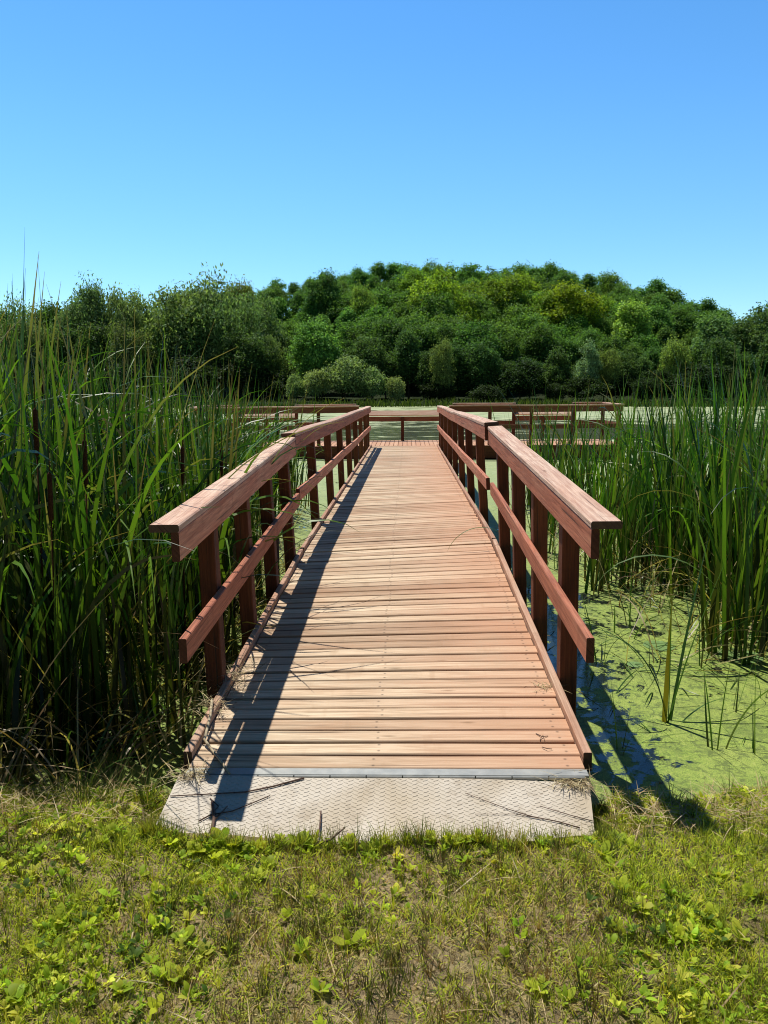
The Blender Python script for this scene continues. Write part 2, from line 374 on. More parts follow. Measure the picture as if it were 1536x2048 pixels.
# ------------------------------------------------------------------ timber builder
class Timber:
    def __init__(s): s.V = []; s.F4 = []; s.W = []; s.Rn = []; s.N = []; s.caps = []; s.n = 0
    def prism(s, sec, t0, t1, axis, n=1, rnd=None, wob=None, cham=0.004):
        """rectangular section (a0,a1,b0,b1) with chamfered edges pushed along an axis.
        axis 'x': a=y b=z ; 'y': a=x b=z ; 'z': a=x b=y"""
        a0, a1, b0, b1 = sec; c = min(cham, (a1 - a0) * 0.3, (b1 - b0) * 0.3)
        P = np.array([(a0 + c, b0), (a1 - c, b0), (a1, b0 + c), (a1, b1 - c), (a1 - c, b1), (a0 + c, b1), (a0, b1 - c), (a0, b0 + c)])
        rnd = random.random() if rnd is None else rnd
        ts = np.linspace(t0, t1, n + 1)
        off = random.random() * 40
        for t in ts:
            da, db = (wob(t) if wob else (0, 0))
            for (a, b) in P:
                A, B = a + da, b + db
                s.V.append((t, A, B) if axis == 'x' else (A, t, B) if axis == 'y' else (A, B, t))
                s.W.append((t + off, (a - a0) + (b - b0) * 0.83 + rnd * 3, rnd * 60))
                s.N.append((t, a - (a0 + a1) / 2, 0))
                s.Rn.append(rnd)
        for i in range(n):
            o = s.n + i * 8
            for j in range(8):
                q = (j, (j + 1) % 8)
                f = (o + q[0], o + q[1], o + 8 + q[1], o + 8 + q[0])
                s.F4.append(f if axis != 'y' else f[::-1])
        m = s.n + (n + 1) * 8
        for q in (0, n):
            for j in range(8):
                i_ = s.n + q * 8 + j
                s.V.append(s.V[i_]); s.W.append((off, s.W[i_][1], rnd * 60)); s.N.append((9, 9, 0)); s.Rn.append(-1.75)  # darker end grain, with the shade on cut ends also painted in
        a = list(range(m, m + 8)); b = list(range(m + 8, m + 16))
        s.caps.append(a[::-1] if axis != 'y' else a); s.caps.append(b if axis != 'y' else b[::-1])
        s.n += (n + 3) * 8
        return s
    def build(s, name, mat, parent, fmap=None, label=None):
        V = np.array(s.V)
        if fmap is not None: V = fmap(V)
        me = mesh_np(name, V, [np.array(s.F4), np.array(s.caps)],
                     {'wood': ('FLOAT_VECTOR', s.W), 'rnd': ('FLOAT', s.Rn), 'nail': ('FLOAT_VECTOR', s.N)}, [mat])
        o = obj(name, me, parent)
        if label: o['label'] = label
        return o

# ------------------------------------------------------------------ the three lengths of the pier
YA, L1, S1 = 3.073, 3.842, 0.0404
T0, TJ, T2 = 0.0118, 0.0577, 0.0091
YJ = YA + L1; ZJ = S1 * L1
L2, S2 = 13.73, -0.0119
HW, RH, MH = 0.867, 1.07, 0.557

def map1(V):
    x, y, z = V[:, 0], V[:, 1], V[:, 2]
    t = T0 + (TJ - T0) * (y - YA) / L1
    return np.stack([x * np.cos(t) - z * np.sin(t), y, z * np.cos(t) + x * np.sin(t) + S1 * (y - YA)], -1)
def map2(V):
    x, y, z = V[:, 0], V[:, 1], V[:, 2]
    u = np.clip((y - YJ) / L2, -0.1, 1.05)
    t = TJ + (T2 - TJ) * u
    up = smooth01(0.1, 0.4, z)
    lift = 0.006 * np.exp(-((y - YJ) / 2.2) ** 2) + up * 0.030 * np.clip(1 - (y - YJ) / 7.0, 0, 1)
    x = x - up * (x > 0) * 0.028 * np.clip(1 - (y - YJ) / 6.0, 0, 1)
    return np.stack([x * np.cos(t) - z * np.sin(t), y, z * np.cos(t) + x * np.sin(t) + ZJ + S2 * (y - YJ) + lift], -1)

def wavy(amp, f, ph):
    return lambda t: (amp * 0.5 * math.sin(t * f * 0.7 + ph * 2.1), amp * math.sin(t * f + ph) + amp * 0.5 * math.sin(t * f * 2.3 + ph * 3))

def deck_boards(y0, y1, pitch, tm):
    y = y0
    while y < y1 - 0.03:
        wd = min(pitch - 0.0095 - (0.005 if random.random() < 0.16 else 0) + random.uniform(-0.003, 0.002), y1 - y)
        dz = random.uniform(-0.0025, 0.0025); sk = random.uniform(-0.002, 0.002)
        bow = random.uniform(-0.004, 0.004)
        xe = random.uniform(-0.006, 0.004)
        tm.prism((y + 0.001, y + wd, -0.036 + dz, dz), -HW + 0.006 + xe, HW - 0.006 + random.uniform(-0.004, 0.006), 'x', 6,
                 wob=lambda t, sk=sk, bow=bow: (sk * t + bow * (t * t - 0.25) * 0.6, 0.0015 * math.sin(t * 3 + sk * 900)), cham=0.005)
        y += pitch + random.uniform(-0.002, 0.002)
    return tm

def railing(root, fmap, y0, y1, posts, wob, nseg, cap_splits, y0s=None):
    for sgn in (-1, 1):
        def span(a, b): return (min(sgn * a, sgn * b), max(sgn * a, sgn * b))
        a0, a1 = span(HW, HW + 0.035)
        ph = random.random() * 6
        wb = wavy(wob, 0.9, ph)
        yy0 = y0 if y0s is None else y0s[0 if sgn < 0 else 1]
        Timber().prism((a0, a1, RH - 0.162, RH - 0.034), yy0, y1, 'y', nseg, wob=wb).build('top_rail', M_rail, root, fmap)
        c0, c1 = span(HW - 0.003, HW + 0.127)
        cuts = [yy0 - 0.004] + cap_splits + [y1 - 0.004]
        for q in range(len(cuts) - 1):
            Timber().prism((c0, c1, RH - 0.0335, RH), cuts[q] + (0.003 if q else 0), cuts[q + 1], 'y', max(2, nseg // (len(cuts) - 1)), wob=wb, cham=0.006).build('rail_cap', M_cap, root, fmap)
        wm = wavy(wob * 1.1, 1.0, ph + 1.3)
        m0, m1 = span(HW + 0.001, HW + 0.036)
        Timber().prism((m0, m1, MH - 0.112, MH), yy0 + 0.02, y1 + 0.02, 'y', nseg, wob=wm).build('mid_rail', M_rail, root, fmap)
        for p in posts:
            p0, p1 = span(HW + 0.040, HW + 0.130)
            lean = random.uniform(-0.008, 0.008)
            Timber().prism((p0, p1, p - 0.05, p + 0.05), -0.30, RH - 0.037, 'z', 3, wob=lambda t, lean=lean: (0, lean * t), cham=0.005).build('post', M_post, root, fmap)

def rims(root, fmap, y0, y1, n):
    for sgn in (-1, 1):
        a0, a1 = (HW, HW + 0.038) if sgn > 0 else (-HW - 0.038, -HW)
        Timber().prism((a0, a1, -0.048, 0.042), y0, y1, 'y', n, wob=wavy(0.003, 1.1, random.random() * 6)).build('kerb', M_rim, root, fmap)
        b0, b1 = (HW - 0.06, HW - 0.015) if sgn > 0 else (-HW + 0.015, -HW + 0.06)
        Timber().prism((b0, b1, -0.21, -0.041), y0, y1, 'y', n).build('stringer', M_post, root, fmap)

gang = empty('gangway', (0, YA, 0))
tag(gang, 'sloping near length of the red timber walkway starting at the grey metal plate', 'gangway')
def G(V): return map1(V) - np.array([0, YA, 0])
deck_boards(YA + 0.035, YJ - 0.01, 0.1155, Timber()).build('deck', M_deck, gang, G)
rims(gang, G, YA + 0.10, YJ - 0.02, 10)
railing(gang, G, YA + 0.095, YJ - 0.005, [3.97, 4.85, 5.74, 6.66], 0.002, 12, [], (YA + 0.095, YA + 0.095))
jo = Timber()
for x in (-0.6, 0, 0.6): jo.prism((x - 0.02, x + 0.02, -0.185, -0.04), YA + 0.05, YJ - 0.02, 'y', 4)
jo.build('joist', M_post, gang, G)
# hinge strip and its knuckles
st = Timber().prism((YA - 0.022, YA + 0.030, -0.010, 0.001), -HW + 0.004, HW - 0.004, 'x', 4, cham=0.002).build('hinge_strip', M_galv, gang, G)
kn = Timber()
for i in range(11):
    x = -0.855 + i * 0.155
    kn.prism((YA - 0.034, YA - 0.024, -0.014, 0.0), x, x + 0.15, 'x', 1, cham=0.003)
kn.build('hinge_knuckle', M_galv, st, G)
# tread plate with raised bars
PX0, PX1, PY0, PY1 = -0.885, 0.862, 2.63, YA - 0.036
def plate_z(x, y):
    return -0.008 - 0.045 * (PY1 - y) / (PY1 - PY0) + 0.006 * np.sin(x * 2.3 + 0.6) * (PY1 - y) * 2 + 0.004 * np.sin(x * 5.1)
def near_edge(x):
    return 0.025 * np.sin(x * 1.9 + 0.5) - 0.03 * np.exp(-((x + 0.55) / 0.25) ** 2) + 0.05 * smooth01(0.55, 0.86, x) + 0.05 * smooth01(-0.68, -0.885, x)
px = np.linspace(PX0, PX1, 60); py = np.linspace(0, 1, 14)
PXg, Pt = np.meshgrid(px, py)
PYg = PY1 + (PY0 + near_edge(PXg) - PY1) * Pt
PXg = PXg - 0.055 * Pt * smooth01(0.3, 0.86, PXg)
Vt = np.stack([PXg, PYg, plate_z(PXg, PYg)], -1)
Vb = Vt.copy(); Vb[..., 2] -= 0.006
nxp, nyp = 60, 14
it = np.arange(nxp * nyp).reshape(nyp, nxp); ib = it + nxp * nyp
q1 = np.stack([it[:-1, :-1], it[1:, :-1], it[1:, 1:], it[:-1, 1:]], -1).reshape(-1, 4)
q2 = np.stack([ib[:-1, :-1], ib[:-1, 1:], ib[1:, 1:], ib[1:, :-1]], -1).reshape(-1, 4)
sides = []
def strip(a, b): return np.stack([a[:-1], a[1:], b[1:], b[:-1]], -1)
for a, b in ((it[-1], ib[-1]), (it[0][::-1], ib[0][::-1]), (it[::-1, 0][::-1], ib[::-1, 0][::-1]), (it[:, -1][::-1], ib[:, -1][::-1])):
    sides.append(strip(a, b))
VV = [Vt.reshape(-1, 3), Vb.reshape(-1, 3)]; FF = [q1, q2] + sides
base_n = 2 * nxp * nyp
lz = []; lf = []
rows = 0
yy = PY1 - 0.018; r = 0
while yy > PY0 - 0.05:
    xx = PX0 + 0.02 + (0.0)
    c = 0
    while xx < PX1 - 0.02:
        if yy > PY0 + float(near_edge(np.float64(xx))) + 0.02 and xx < PX1 - 0.02 - 0.055 * (PY1 - yy) / (PY1 - PY0):
            ang = R(28) if (c % 2 == 0) else R(-28)
            ca, sa = math.cos(ang), math.sin(ang); hl, hw_, hh = 0.0160, 0.0042, 0.0022
            o = base_n + len(lz)
            yc = yy + (0.013 if c % 2 else 0)
            for (u, v, h) in ((-hl, 0, -0.0005), (0, -hw_, -0.0005), (hl, 0, -0.0005), (0, hw_, -0.0005), (-hl * 0.6, 0, hh), (0, -hw_ * 0.3, hh), (hl * 0.6, 0, hh), (0, hw_ * 0.3, hh)):
                X_, Y_ = xx + u * ca - v * sa, yc + u * sa + v * ca
                lz.append((X_, Y_, float(plate_z(np.float64(X_), np.float64(Y_))) + h))
            lf += [(o + 4, o + 5, o + 6, o + 7)] + [(o + j, o + (j + 1) % 4, o + 4 + (j + 1) % 4, o + 4 + j) for j in range(4)]
        xx += 0.0225; c += 1
    yy -= 0.0265; r += 1
VV.append(np.array(lz)); FF.append(np.array(lf))
pl = obj('tread_plate', mesh_np('tread_plate', np.concatenate(VV) - np.array([0, YA, 0]), FF, mats=[M_plate]), gang)
pl['label'] = 'dusty grey raised pattern metal plate bridging from bank to deck'

pier = empty('pier_walkway', (0, YJ, 0))
tag(pier, 'long level middle length of the red timber walkway leading to the platform', 'walkway')
def P2(V): return map2(V) - np.array([0, YJ, 0])
deck_boards(YJ + 0.01, YJ + L2, 0.1155, Timber()).build('deck', M_deck, pier, P2)
rims(pier, P2, YJ + 0.03, YJ + L2 - 0.02, 26)
railing(pier, P2, YJ + 0.02, YJ + L2 - 0.40, [8.55 + 1.75 * i for i in range(7)] + [20.12], 0.004, 34, [YJ + 4.9, YJ + 9.7], (YJ + 0.005, YJ + 0.06))
jo = Timber()
for x in (-0.6, 0, 0.6): jo.prism((x - 0.02, x + 0.02, -0.185, -0.04), YJ + 0.05, YJ + L2 - 0.02, 'y', 6)
jo.build('joist', M_post, pier, P2)
fl = Timber()
for i in range(5): fl.prism((YJ + 0.7 + i * 2.9, YJ + 1.5 + i * 2.9, -0.62, -0.19), -0.78, 0.78, 'x', 1, cham=0.05)
fl.build('float_block', M_black, pier, P2)

# ------------------------------------------------------------------ T platform
PF0, PF1, PFX = YJ + L2 + 0.03, 22.65, 5.82
plat = empty('fishing_platform', (0, PF0, 0))
tag(plat, 'wide timber fishing platform with railings across the far end of the walkway', 'platform')
TILT = 0.0085
def PM(V):
    x, y, z = V[:, 0], V[:, 1], V[:, 2]
    return np.stack([x, y - PF0, z + x * TILT - 0.012], -1)
tm = Timber(); x = -PFX
while x < PFX - 0.02:
    wd = 0.115 + random.uniform(-0.002, 0.002)
    tm.prism((x, min(x + wd, PFX), -0.036 + random.uniform(-0.002, 0.002), random.uniform(-0.002, 0.002)), PF0 + 0.001, PF1, 'y', 2, cham=0.006)
    x += wd + 0.008
tm.build('deck', M_deck, plat, PM)
for (sec, t0, t1, ax) in (((PF0 - 0.024, PF0 - 0.001, -0.345, -0.006), -PFX - 0.04, PFX + 0.04, 'x'), ((PF1 + 0.002, PF1 + 0.04, -0.30, -0.006), -PFX - 0.04, PFX + 0.04, 'x'),
                       ((-PFX - 0.04, -PFX - 0.002, -0.30, -0.006), PF0, PF1, 'y'), ((PFX + 0.002, PFX + 0.04, -0.30, -0.006), PF0, PF1, 'y')):
    Timber().prism(sec, t0, t1, ax, 8, cham=0.006).build('fascia', M_post, plat, PM)
fl = Timber()
for i in range(6): fl.prism((PF0 + 0.15, PF1 - 0.15, -0.62, -0.2), -PFX + 0.3 + i * 1.95, -PFX + 1.7 + i * 1.95, 'x', 1, cham=0.05)
fl.build('float_block', M_black, plat, PM)
def tall(x0, x1, y, inner):
    s = inner
    n = 6
    wb = wavy(0.006, 1.0, random.random() * 6)
    f = lambda t: (0, wb(t)[1])
    Timber().prism((y - 0.018, y + 0.018, RH - 0.19, RH - 0.034), x0, x1, 'x', n, wob=f).build('top_rail', M_prail_shaded, plat, PM)
    Timber().prism((y - 0.07, y + 0.07, RH - 0.0335, RH), x0 - 0.01, x1 + 0.01, 'x', n, wob=f, cham=0.006).build('rail_cap', M_cap, plat, PM)
    Timber().prism((y - 0.018, y + 0.018, MH - 0.12, MH), x0, x1, 'x', n, wob=f).build('mid_rail', M_prail_shaded, plat, PM)
def ppost(x, y, top=RH - 0.035, w=0.045):
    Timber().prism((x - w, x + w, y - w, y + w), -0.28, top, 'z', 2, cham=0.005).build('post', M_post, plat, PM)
yf, yb = PF0 + 0.06, PF1 - 0.06
tall(-PFX + 0.02, -1.22, yf, 1); tall(1.20, PFX - 0.02, yf, 1)
for x in (-5.72, -4.55, -3.45, -2.32, -1.32): ppost(x, yf + 0.068)
for x in (1.30, 2.29, 3.40, 4.50, 5.72): ppost(x, yf + 0.068)
for a, b in ((-PFX + 0.02, -4.86), (-3.20, -1.42), (1.40, 3.20), (4.86, PFX - 0.02)):
    tall(a, b, yb, -1)
for x in (-5.72, -4.90, -3.16, -1.46, 1.44, 3.16, 4.90, 5.72): ppost(x, yb - 0.068)
for a, b, ps in ((-4.86, -3.20, (-4.03,)), (-1.42, 1.40, (-0.06,)), (3.20, 4.86, (4.0,))):
    # lowered rail with a sloping rest board facing the deck
    bm = Timber().prism((-0.10, 0.10, -0.018, 0.018), a + 0.002, b - 0.002, 'x', 4)
    V = np.array(bm.V); ca, sa = math.cos(R(40)), math.sin(R(40))
    yy_, zz_ = V[:, 1].copy(), V[:, 2].copy()
    V[:, 1] = yb - 0.05 + yy_ * ca - zz_ * sa; V[:, 2] = 0.80 + yy_ * sa + zz_ * ca
    bm.V = [tuple(v) for v in V]
    bm.build('rest_board', M_cap, plat, PM)
    Timber().prism((yb - 0.018, yb + 0.018, 0.56, 0.70), a + 0.002, b - 0.002, 'x', 4).build('low_rail', M_prail_shaded, plat, PM)
    for x in ps: ppost(x, yb - 0.066, 0.69)
for sgn in (-1, 1):
    x0 = sgn * (PFX - 0.06)
    Timber().prism((x0 - 0.018, x0 + 0.018, RH - 0.19, RH - 0.034), yf + 0.03, yb - 0.03, 'y', 3).build('top_rail', M_prail_shaded, plat, PM)
    Timber().prism((x0 - 0.07, x0 + 0.07, RH - 0.0335, RH), yf + 0.075, yb - 0.075, 'y', 3, cham=0.006).build('rail_cap', M_cap, plat, PM)
    Timber().prism((x0 - 0.018, x0 + 0.018, MH - 0.12, MH), yf + 0.03, yb - 0.03, 'y', 3).build('mid_rail', M_prail_shaded, plat, PM)

# timber pile stub beside the joint
def tube_np(pts, radii, nseg=8, closed_end=True):
    pts = [Vector(p) for p in pts]; V = []; F = []
    up = Vector((0, 0, 1))
    for i, p in enumerate(pts):
        d = (pts[min(i + 1, len(pts) - 1)] - pts[max(i - 1, 0)]).normalized()
        a = d.cross(Vector((0.3, 0.9, 0.31))).normalized(); b = d.cross(a)
        for j in range(nseg):
            t = 2 * math.pi * j / nseg
            V.append(p + (a * math.cos(t) + b * math.sin(t)) * radii[i])
    for i in range(len(pts) - 1):
        for j in range(nseg):
            F.append((i * nseg + j, i * nseg + (j + 1) % nseg, (i + 1) * nseg + (j + 1) % nseg, (i + 1) * nseg + j))
    n = len(V); V += [pts[0], pts[-1]]
    T = []
    for j in range(nseg):
        T.append((n, (j + 1) % nseg, j)); T.append((n + 1, (len(pts) - 1) * nseg + j, (len(pts) - 1) * nseg + (j + 1) % nseg))
    return np.array([tuple(v) for v in V]), np.array(F), np.array(T)

def tubes_mesh(name, tubes, mat, smooth=True):
    VV, F4, F3 = [], [], []; n = 0
    for (pts, rad, ns) in tubes:
        V, F, T = tube_np(pts, rad, ns)
        VV.append(V); F4.append(F + n); F3.append(T + n); n += len(V)
    return mesh_np(name, np.concatenate(VV), [np.concatenate(F4), np.concatenate(F3)], mats=[mat], smooth=smooth)
pile = obj('mooring_pile', tubes_mesh('mooring_pile', [([(0, 0, -1.3), (0, 0, 0.0), (0.004, 0, 0.36), (0.004, 0, 0.385)], [0.062, 0.06, 0.058, 0.048], 14)], M_bark))
pile.location = (-1.14, 6.82, 0)
tag(pile, 'short round wooden pile standing in the pond beside the left joint of the walkway', 'pile')

# ------------------------------------------------------------------ blades
def blades(base, L, w, az, th0, th1, pw, col, nseg=6, twist=None, prof='grass', tipcol=None, basecol=None):
    """curved tapering leaf blades. base (n,3), L,w,az,th0,th1 (n,), col (n,3) -> V, F, C"""
    n = len(L); s = np.linspace(0, 1, nseg + 1)
    th = th0[:, None] + (th1 - th0)[:, None] * s[None, :] ** pw[:, None]
    ds = L[:, None] / nseg
    mid = 0.5 * (th[:, 1:] + th[:, :-1])
    hx = np.concatenate([np.zeros((n, 1)), np.cumsum(np.sin(mid) * ds, 1)], 1)
    hz = np.concatenate([np.zeros((n, 1)), np.cumsum(np.cos(mid) * ds, 1)], 1)
    ca, sa = np.cos(az), np.sin(az)
    cx = base[:, 0:1] + hx * ca[:, None]; cy = base[:, 1:2] + hx * sa[:, None]; cz = base[:, 2:3] + hz
    if prof == 'grass': wp = np.clip((1 - s ** 1.6), 0.03, 1) * np.clip(0.6 + s * 1.2, 0, 1)
    elif prof == 'cattail': wp = np.clip(1 - s ** 3.0, 0.04, 1)
    else: wp = np.clip(np.sin(np.pi * np.clip(s * 0.93 + 0.05, 0, 1)) ** 0.8, 0.05, 1)
    tw = (twist if twist is not None else np.zeros(n))[:, None] * s[None, :]
    tx, ty = -sa[:, None] * np.cos(tw) + ca[:, None] * np.cos(th) * np.sin(tw), ca[:, None] * np.cos(tw) + sa[:, None] * np.cos(th) * np.sin(tw)
    tz = -np.sin(th) * np.sin(tw)
    hw = 0.5 * w[:, None] * wp[None, :]
    A = np.stack([cx - tx * hw, cy - ty * hw, cz - tz * hw], -1); B = np.stack([cx + tx * hw, cy + ty * hw, cz + tz * hw], -1)
    V = np.stack([A, B], 2).reshape(-1, 3)
    C = np.repeat(col[:, None, :], nseg + 1, 1)
    if tipcol is not None:
        f = (s[None, :, None] ** 4); C = C * (1 - f) + tipcol[:, None, :] * f
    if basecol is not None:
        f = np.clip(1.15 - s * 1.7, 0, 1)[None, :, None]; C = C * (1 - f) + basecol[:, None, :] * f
    C = np.repeat(C[:, :, None, :], 2, 2).reshape(-1, 3)
    st = (np.arange(n) * (nseg + 1) * 2)[:, None] + (np.arange(nseg) * 2)[None, :]
    F = np.stack([st, st + 1, st + 3, st + 2], -1).reshape(-1, 4)
    return V, F, C

def joinB(parts):
    n = 0; VV = []; FF = []; CC = []
    for V, F, C in parts:
        VV.append(V); FF.append(F + n); CC.append(C); n += len(V)
    V = np.concatenate(VV); C = np.concatenate(CC)
    return V, np.concatenate(FF), np.concatenate([C, np.ones((len(C), 1))], 1)

def blade_mesh(name, parts, mat):
    V, F, C = joinB(parts)
    return mesh_np(name, V, F, {'col': ('FLOAT_COLOR', C)}, [mat], smooth=True)

U = lambda a, b, n: RNG.uniform(a, b, n)
def pick_cols(n, cols, wts, var=0.2):
    cols = np.array(cols); i = RNG.choice(len(cols), n, p=np.array(wts) / sum(wts))
    return cols[i] * U(1 - var, 1 + var, n)[:, None] * (1 + (RNG.random((n, 3)) - 0.5) * 0.12)

# ------------------------------------------------------------------ cattails
CAT_COLS = [(0.095, 0.215, 0.018), (0.045, 0.125, 0.014), (0.19, 0.32, 0.026), (0.016, 0.050, 0.010)]
def cattail_parts(n, h, spread, droop, dead=0.1, lean=0.0, ww=1.0, cs=1.0):
    base = np.stack([RNG.normal(0, spread, n), RNG.normal(0, spread, n), np.full(n, -0.25)], -1)
    L = h * U(0.62, 1.08, n) + 0.25
    az = U(0, 2 * np.pi, n)
    th0 = np.abs(RNG.normal(0.05, 0.07, n)) + np.abs(RNG.normal(0, lean + 1e-4, n))
    bend = RNG.random(n) < droop
    th1 = np.where(bend, U(1.0, 2.5, n), U(0.08, 0.45, n))
    pw = np.where(bend, U(1.8, 3.4, n), U(1.2, 2.2, n))
    col = pick_cols(n, CAT_COLS, [3, 3, 3, 3]) * np.array([cs * 0.95, cs, cs * 1.25])
    tip = np.where(RNG.random((n, 1)) < 0.25, np.array([[0.30, 0.22, 0.10]]), col)
    bc = np.where(RNG.random((n, 1)) < 0.4, np.array([[0.09, 0.07, 0.028]]), col * 0.35)  # some bases brown, the rest darkened to paint shade low in the stand
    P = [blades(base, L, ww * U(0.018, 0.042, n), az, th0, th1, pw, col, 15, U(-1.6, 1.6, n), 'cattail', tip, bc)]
    nd = int(n * dead)
    if nd:
        b = np.stack([RNG.normal(0, spread * 1.5, nd), RNG.normal(0, spread * 1.5, nd), np.full(nd, -0.2)], -1)
        c = pick_cols(nd, [(0.32, 0.24, 0.12), (0.22, 0.14, 0.06), (0.42, 0.33, 0.10)], [3, 2, 1])
        P.append(blades(b, h * U(0.3, 0.7, nd), U(0.008, 0.016, nd), U(0, 2 * np.pi, nd), U(0.1, 0.7, nd), U(0.4, 2.4, nd), U(0.8, 2, nd), c, 8, U(-2, 2, nd), 'cattail'))
    return P
cat_meshes = [blade_mesh('cattail', cattail_parts(23, 2.55, 0.11, 0.46, 0.20, 0.0, 1.12, 0.74), M_cat) for _ in range(9)]  # left stand's greens dimmed in colour to hold its deep shadow
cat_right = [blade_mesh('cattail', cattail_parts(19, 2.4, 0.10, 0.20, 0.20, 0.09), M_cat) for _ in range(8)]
def seed_mesh(h):
    return tubes_mesh('seed_head', [([(0.02, 0, 0), (0.035, 0.01, h * 0.6), (0.05, 0.02, h)], [0.006, 0.005, 0.004], 6),
                                   ([(0.05, 0.02, h), (0.051, 0.02, h + 0.012), (0.056, 0.022, h + 0.235), (0.057, 0.022, h + 0.25)], [0.004, 0.0125, 0.012, 0.003], 10),
                                   ([(0.057, 0.022, h + 0.25), (0.063, 0.025, h + 0.40)], [0.003, 0.0015], 5)], M_seed)
seedA, seedB = seed_mesh(1.35), seed_mesh(1.6)

ncat = 0
def put_cattail(x, y, mesh, label, group, sc=1.0, seed=None, rz=None):
    global ncat
    o = obj('cattail', mesh)
    o.location = (x, y, max(WATER, float(ground_z(x, y))) if y < 4 else WATER)
    o.rotation_euler = (random.uniform(-0.05, 0.05), random.uniform(-0.05, 0.05), random.uniform(0, 6.28) if rz is None else rz)
    o.scale = (sc, sc, sc)
    tag(o, label, 'cattail', group)
    if seed is not None:
        s = obj('seed_head', seed, o)
    ncat += 1
    return o

def scatter(n, inside, xr, yr, rmin, seed):
    rg = random.Random(seed); pts = []
    tries = 0
    while len(pts) < n and tries < n * 80:
        tries += 1
        x = rg.uniform(*xr); y = rg.uniform(*yr)
        p = inside(x, y)
        if rg.random() > p: continue
        if all((x - a) ** 2 + (y - b) ** 2 > rmin * rmin for a, b in pts): pts.append((x, y))
    return pts
LEFT_L = 'tall arching green cattail in the dense stand left of the walkway'
LEFT_G = 'cattails in the stand left of the walkway'
RIGHT_L = 'tall upright green cattail in the stand right of the walkway'
RIGHT_G = 'cattails in the stand right of the walkway'
def top_scale(x, y, pxs, tops):
    px = 768 + 1536 * math.tan(math.atan2(x - CX, y) + YAW)
    h = z_at(float(np.interp(px, pxs, tops)), y) - WATER
    return float(np.clip(h / 2.30, 0.6, 1.28))
def in_left(x, y):
    if x > -1.22: return 0
    if y < edge_y(x) + 0.12: return 0
    if x > -1.42 - 0.05 * max(0, y - 6) and y > 7.5: return 0
    p = 1.0
    if y > 7: p = max(0.0, 0.9 - (y - 7) * 0.10)
    if x < -4.5: p *= 0.6
    return p
lp = scatter(160, in_left, (-5.0, -1.2), (3.1, 12.5), 0.16, 3)
lp.sort(key=lambda p: p[1])
nseed = 0
for i, (x, y) in enumerate(lp):
    seed = None; lab = LEFT_L; grp = LEFT_G
    if i % 16 == 7:
        seed = seedA if nseed % 2 else seedB; nseed += 1
        lab = 'cattail bearing a dark brown seed head in the stand left of the walkway'; grp = 'cattails with brown seed heads left of the walkway'
    hgt = top_scale(x, y, [-400, -100, 0, 150, 300, 450, 560, 640], [570, 600, 625, 665, 705, 760, 800, 815]) * random.uniform(0.80, 1.02)
    put_cattail(x, y, cat_meshes[i % 9], lab, grp, float(hgt), seed)
def in_right(x, y):
    if x < 1.75 + 0.10 * math.sin(y * 2): return 0
    if y < 5.6 - 0.10 * (x - 2) and x < 3.0: return 0
    p = 1.0
    if x < 2.6: p = 0.26 if y < 7.2 else 0.8
    if y > 9.5: p *= max(0, 0.8 - (y - 9.5) * 0.16)
    return p
rp = scatter(132, in_right, (1.65, 6.4), (5.0, 13.0), 0.17, 5)
for i, (x, y) in enumerate(rp):
    put_cattail(x, y, cat_right[i % 8], RIGHT_L, RIGHT_G, top_scale(x, y, [1080, 1200, 1300, 1400, 1500, 1700], [800, 775, 752, 735, 722, 710]) * random.uniform(0.82, 1.05))
for (qx, qy, Y_) in ((145, 930, 4.0), (345, 935, 4.8), (425, 935, 5.4), (50, 868, 3.9), (68, 1000, 3.7)):
    x_ = at_depth(qx, Y_); hz_ = z_at(qy, Y_) - WATER - 0.12
    o = obj('cattail', blade_mesh('cattail', cattail_parts(6, hz_ * 1.35, 0.03, 0.3, 0.0), M_cat)); o.location = (x_, Y_, WATER)
    tag(o, 'cattail bearing a dark brown seed head in the stand left of the walkway', 'cattail', 'cattails with brown seed heads left of the walkway')
    obj('seed_head', seed_mesh(hz_), o)
# sedge and broken leaves lying low among the cattails, too many to count
parts = []
def low_litter(n, xr, yr, keep):
    x = U(*xr, n); y = U(*yr, n); m = np.array([keep(a, b) for a, b in zip(x, y)]); x, y = x[m], y[m]; n = len(x)
    z = np.maximum(WATER - 0.02, ground_z(x, y))
    c = pick_cols(n, [(0.44, 0.34, 0.17), (0.22, 0.14, 0.065), (0.06, 0.12, 0.02), (0.55, 0.45, 0.26)], [3, 2, 3, 2])
    return blades(np.stack([x, y, z], -1), U(0.25, 0.95, n), U(0.006, 0.013, n), U(0, 6.28, n), U(0.05, 1.2, n), U(0.9, 2.0, n), U(0.5, 2, n), c, 7, U(-2, 2, n), 'cattail')
parts.append(low_litter(3300, (-4.5, -1.15), (3.2, 8.5), lambda x, y: x < -1.12 and y > edge_y(x)))
parts.append(low_litter(800, (1.6, 6), (5.2, 10.5), lambda x, y: in_right(x, y + 0.3) > 0.2))
tag(obj('reed_litter', blade_mesh('reed_litter', parts, M_cat)), 'bent and dead reed leaves tangled low among the cattails', 'reed litter', kind='stuff')

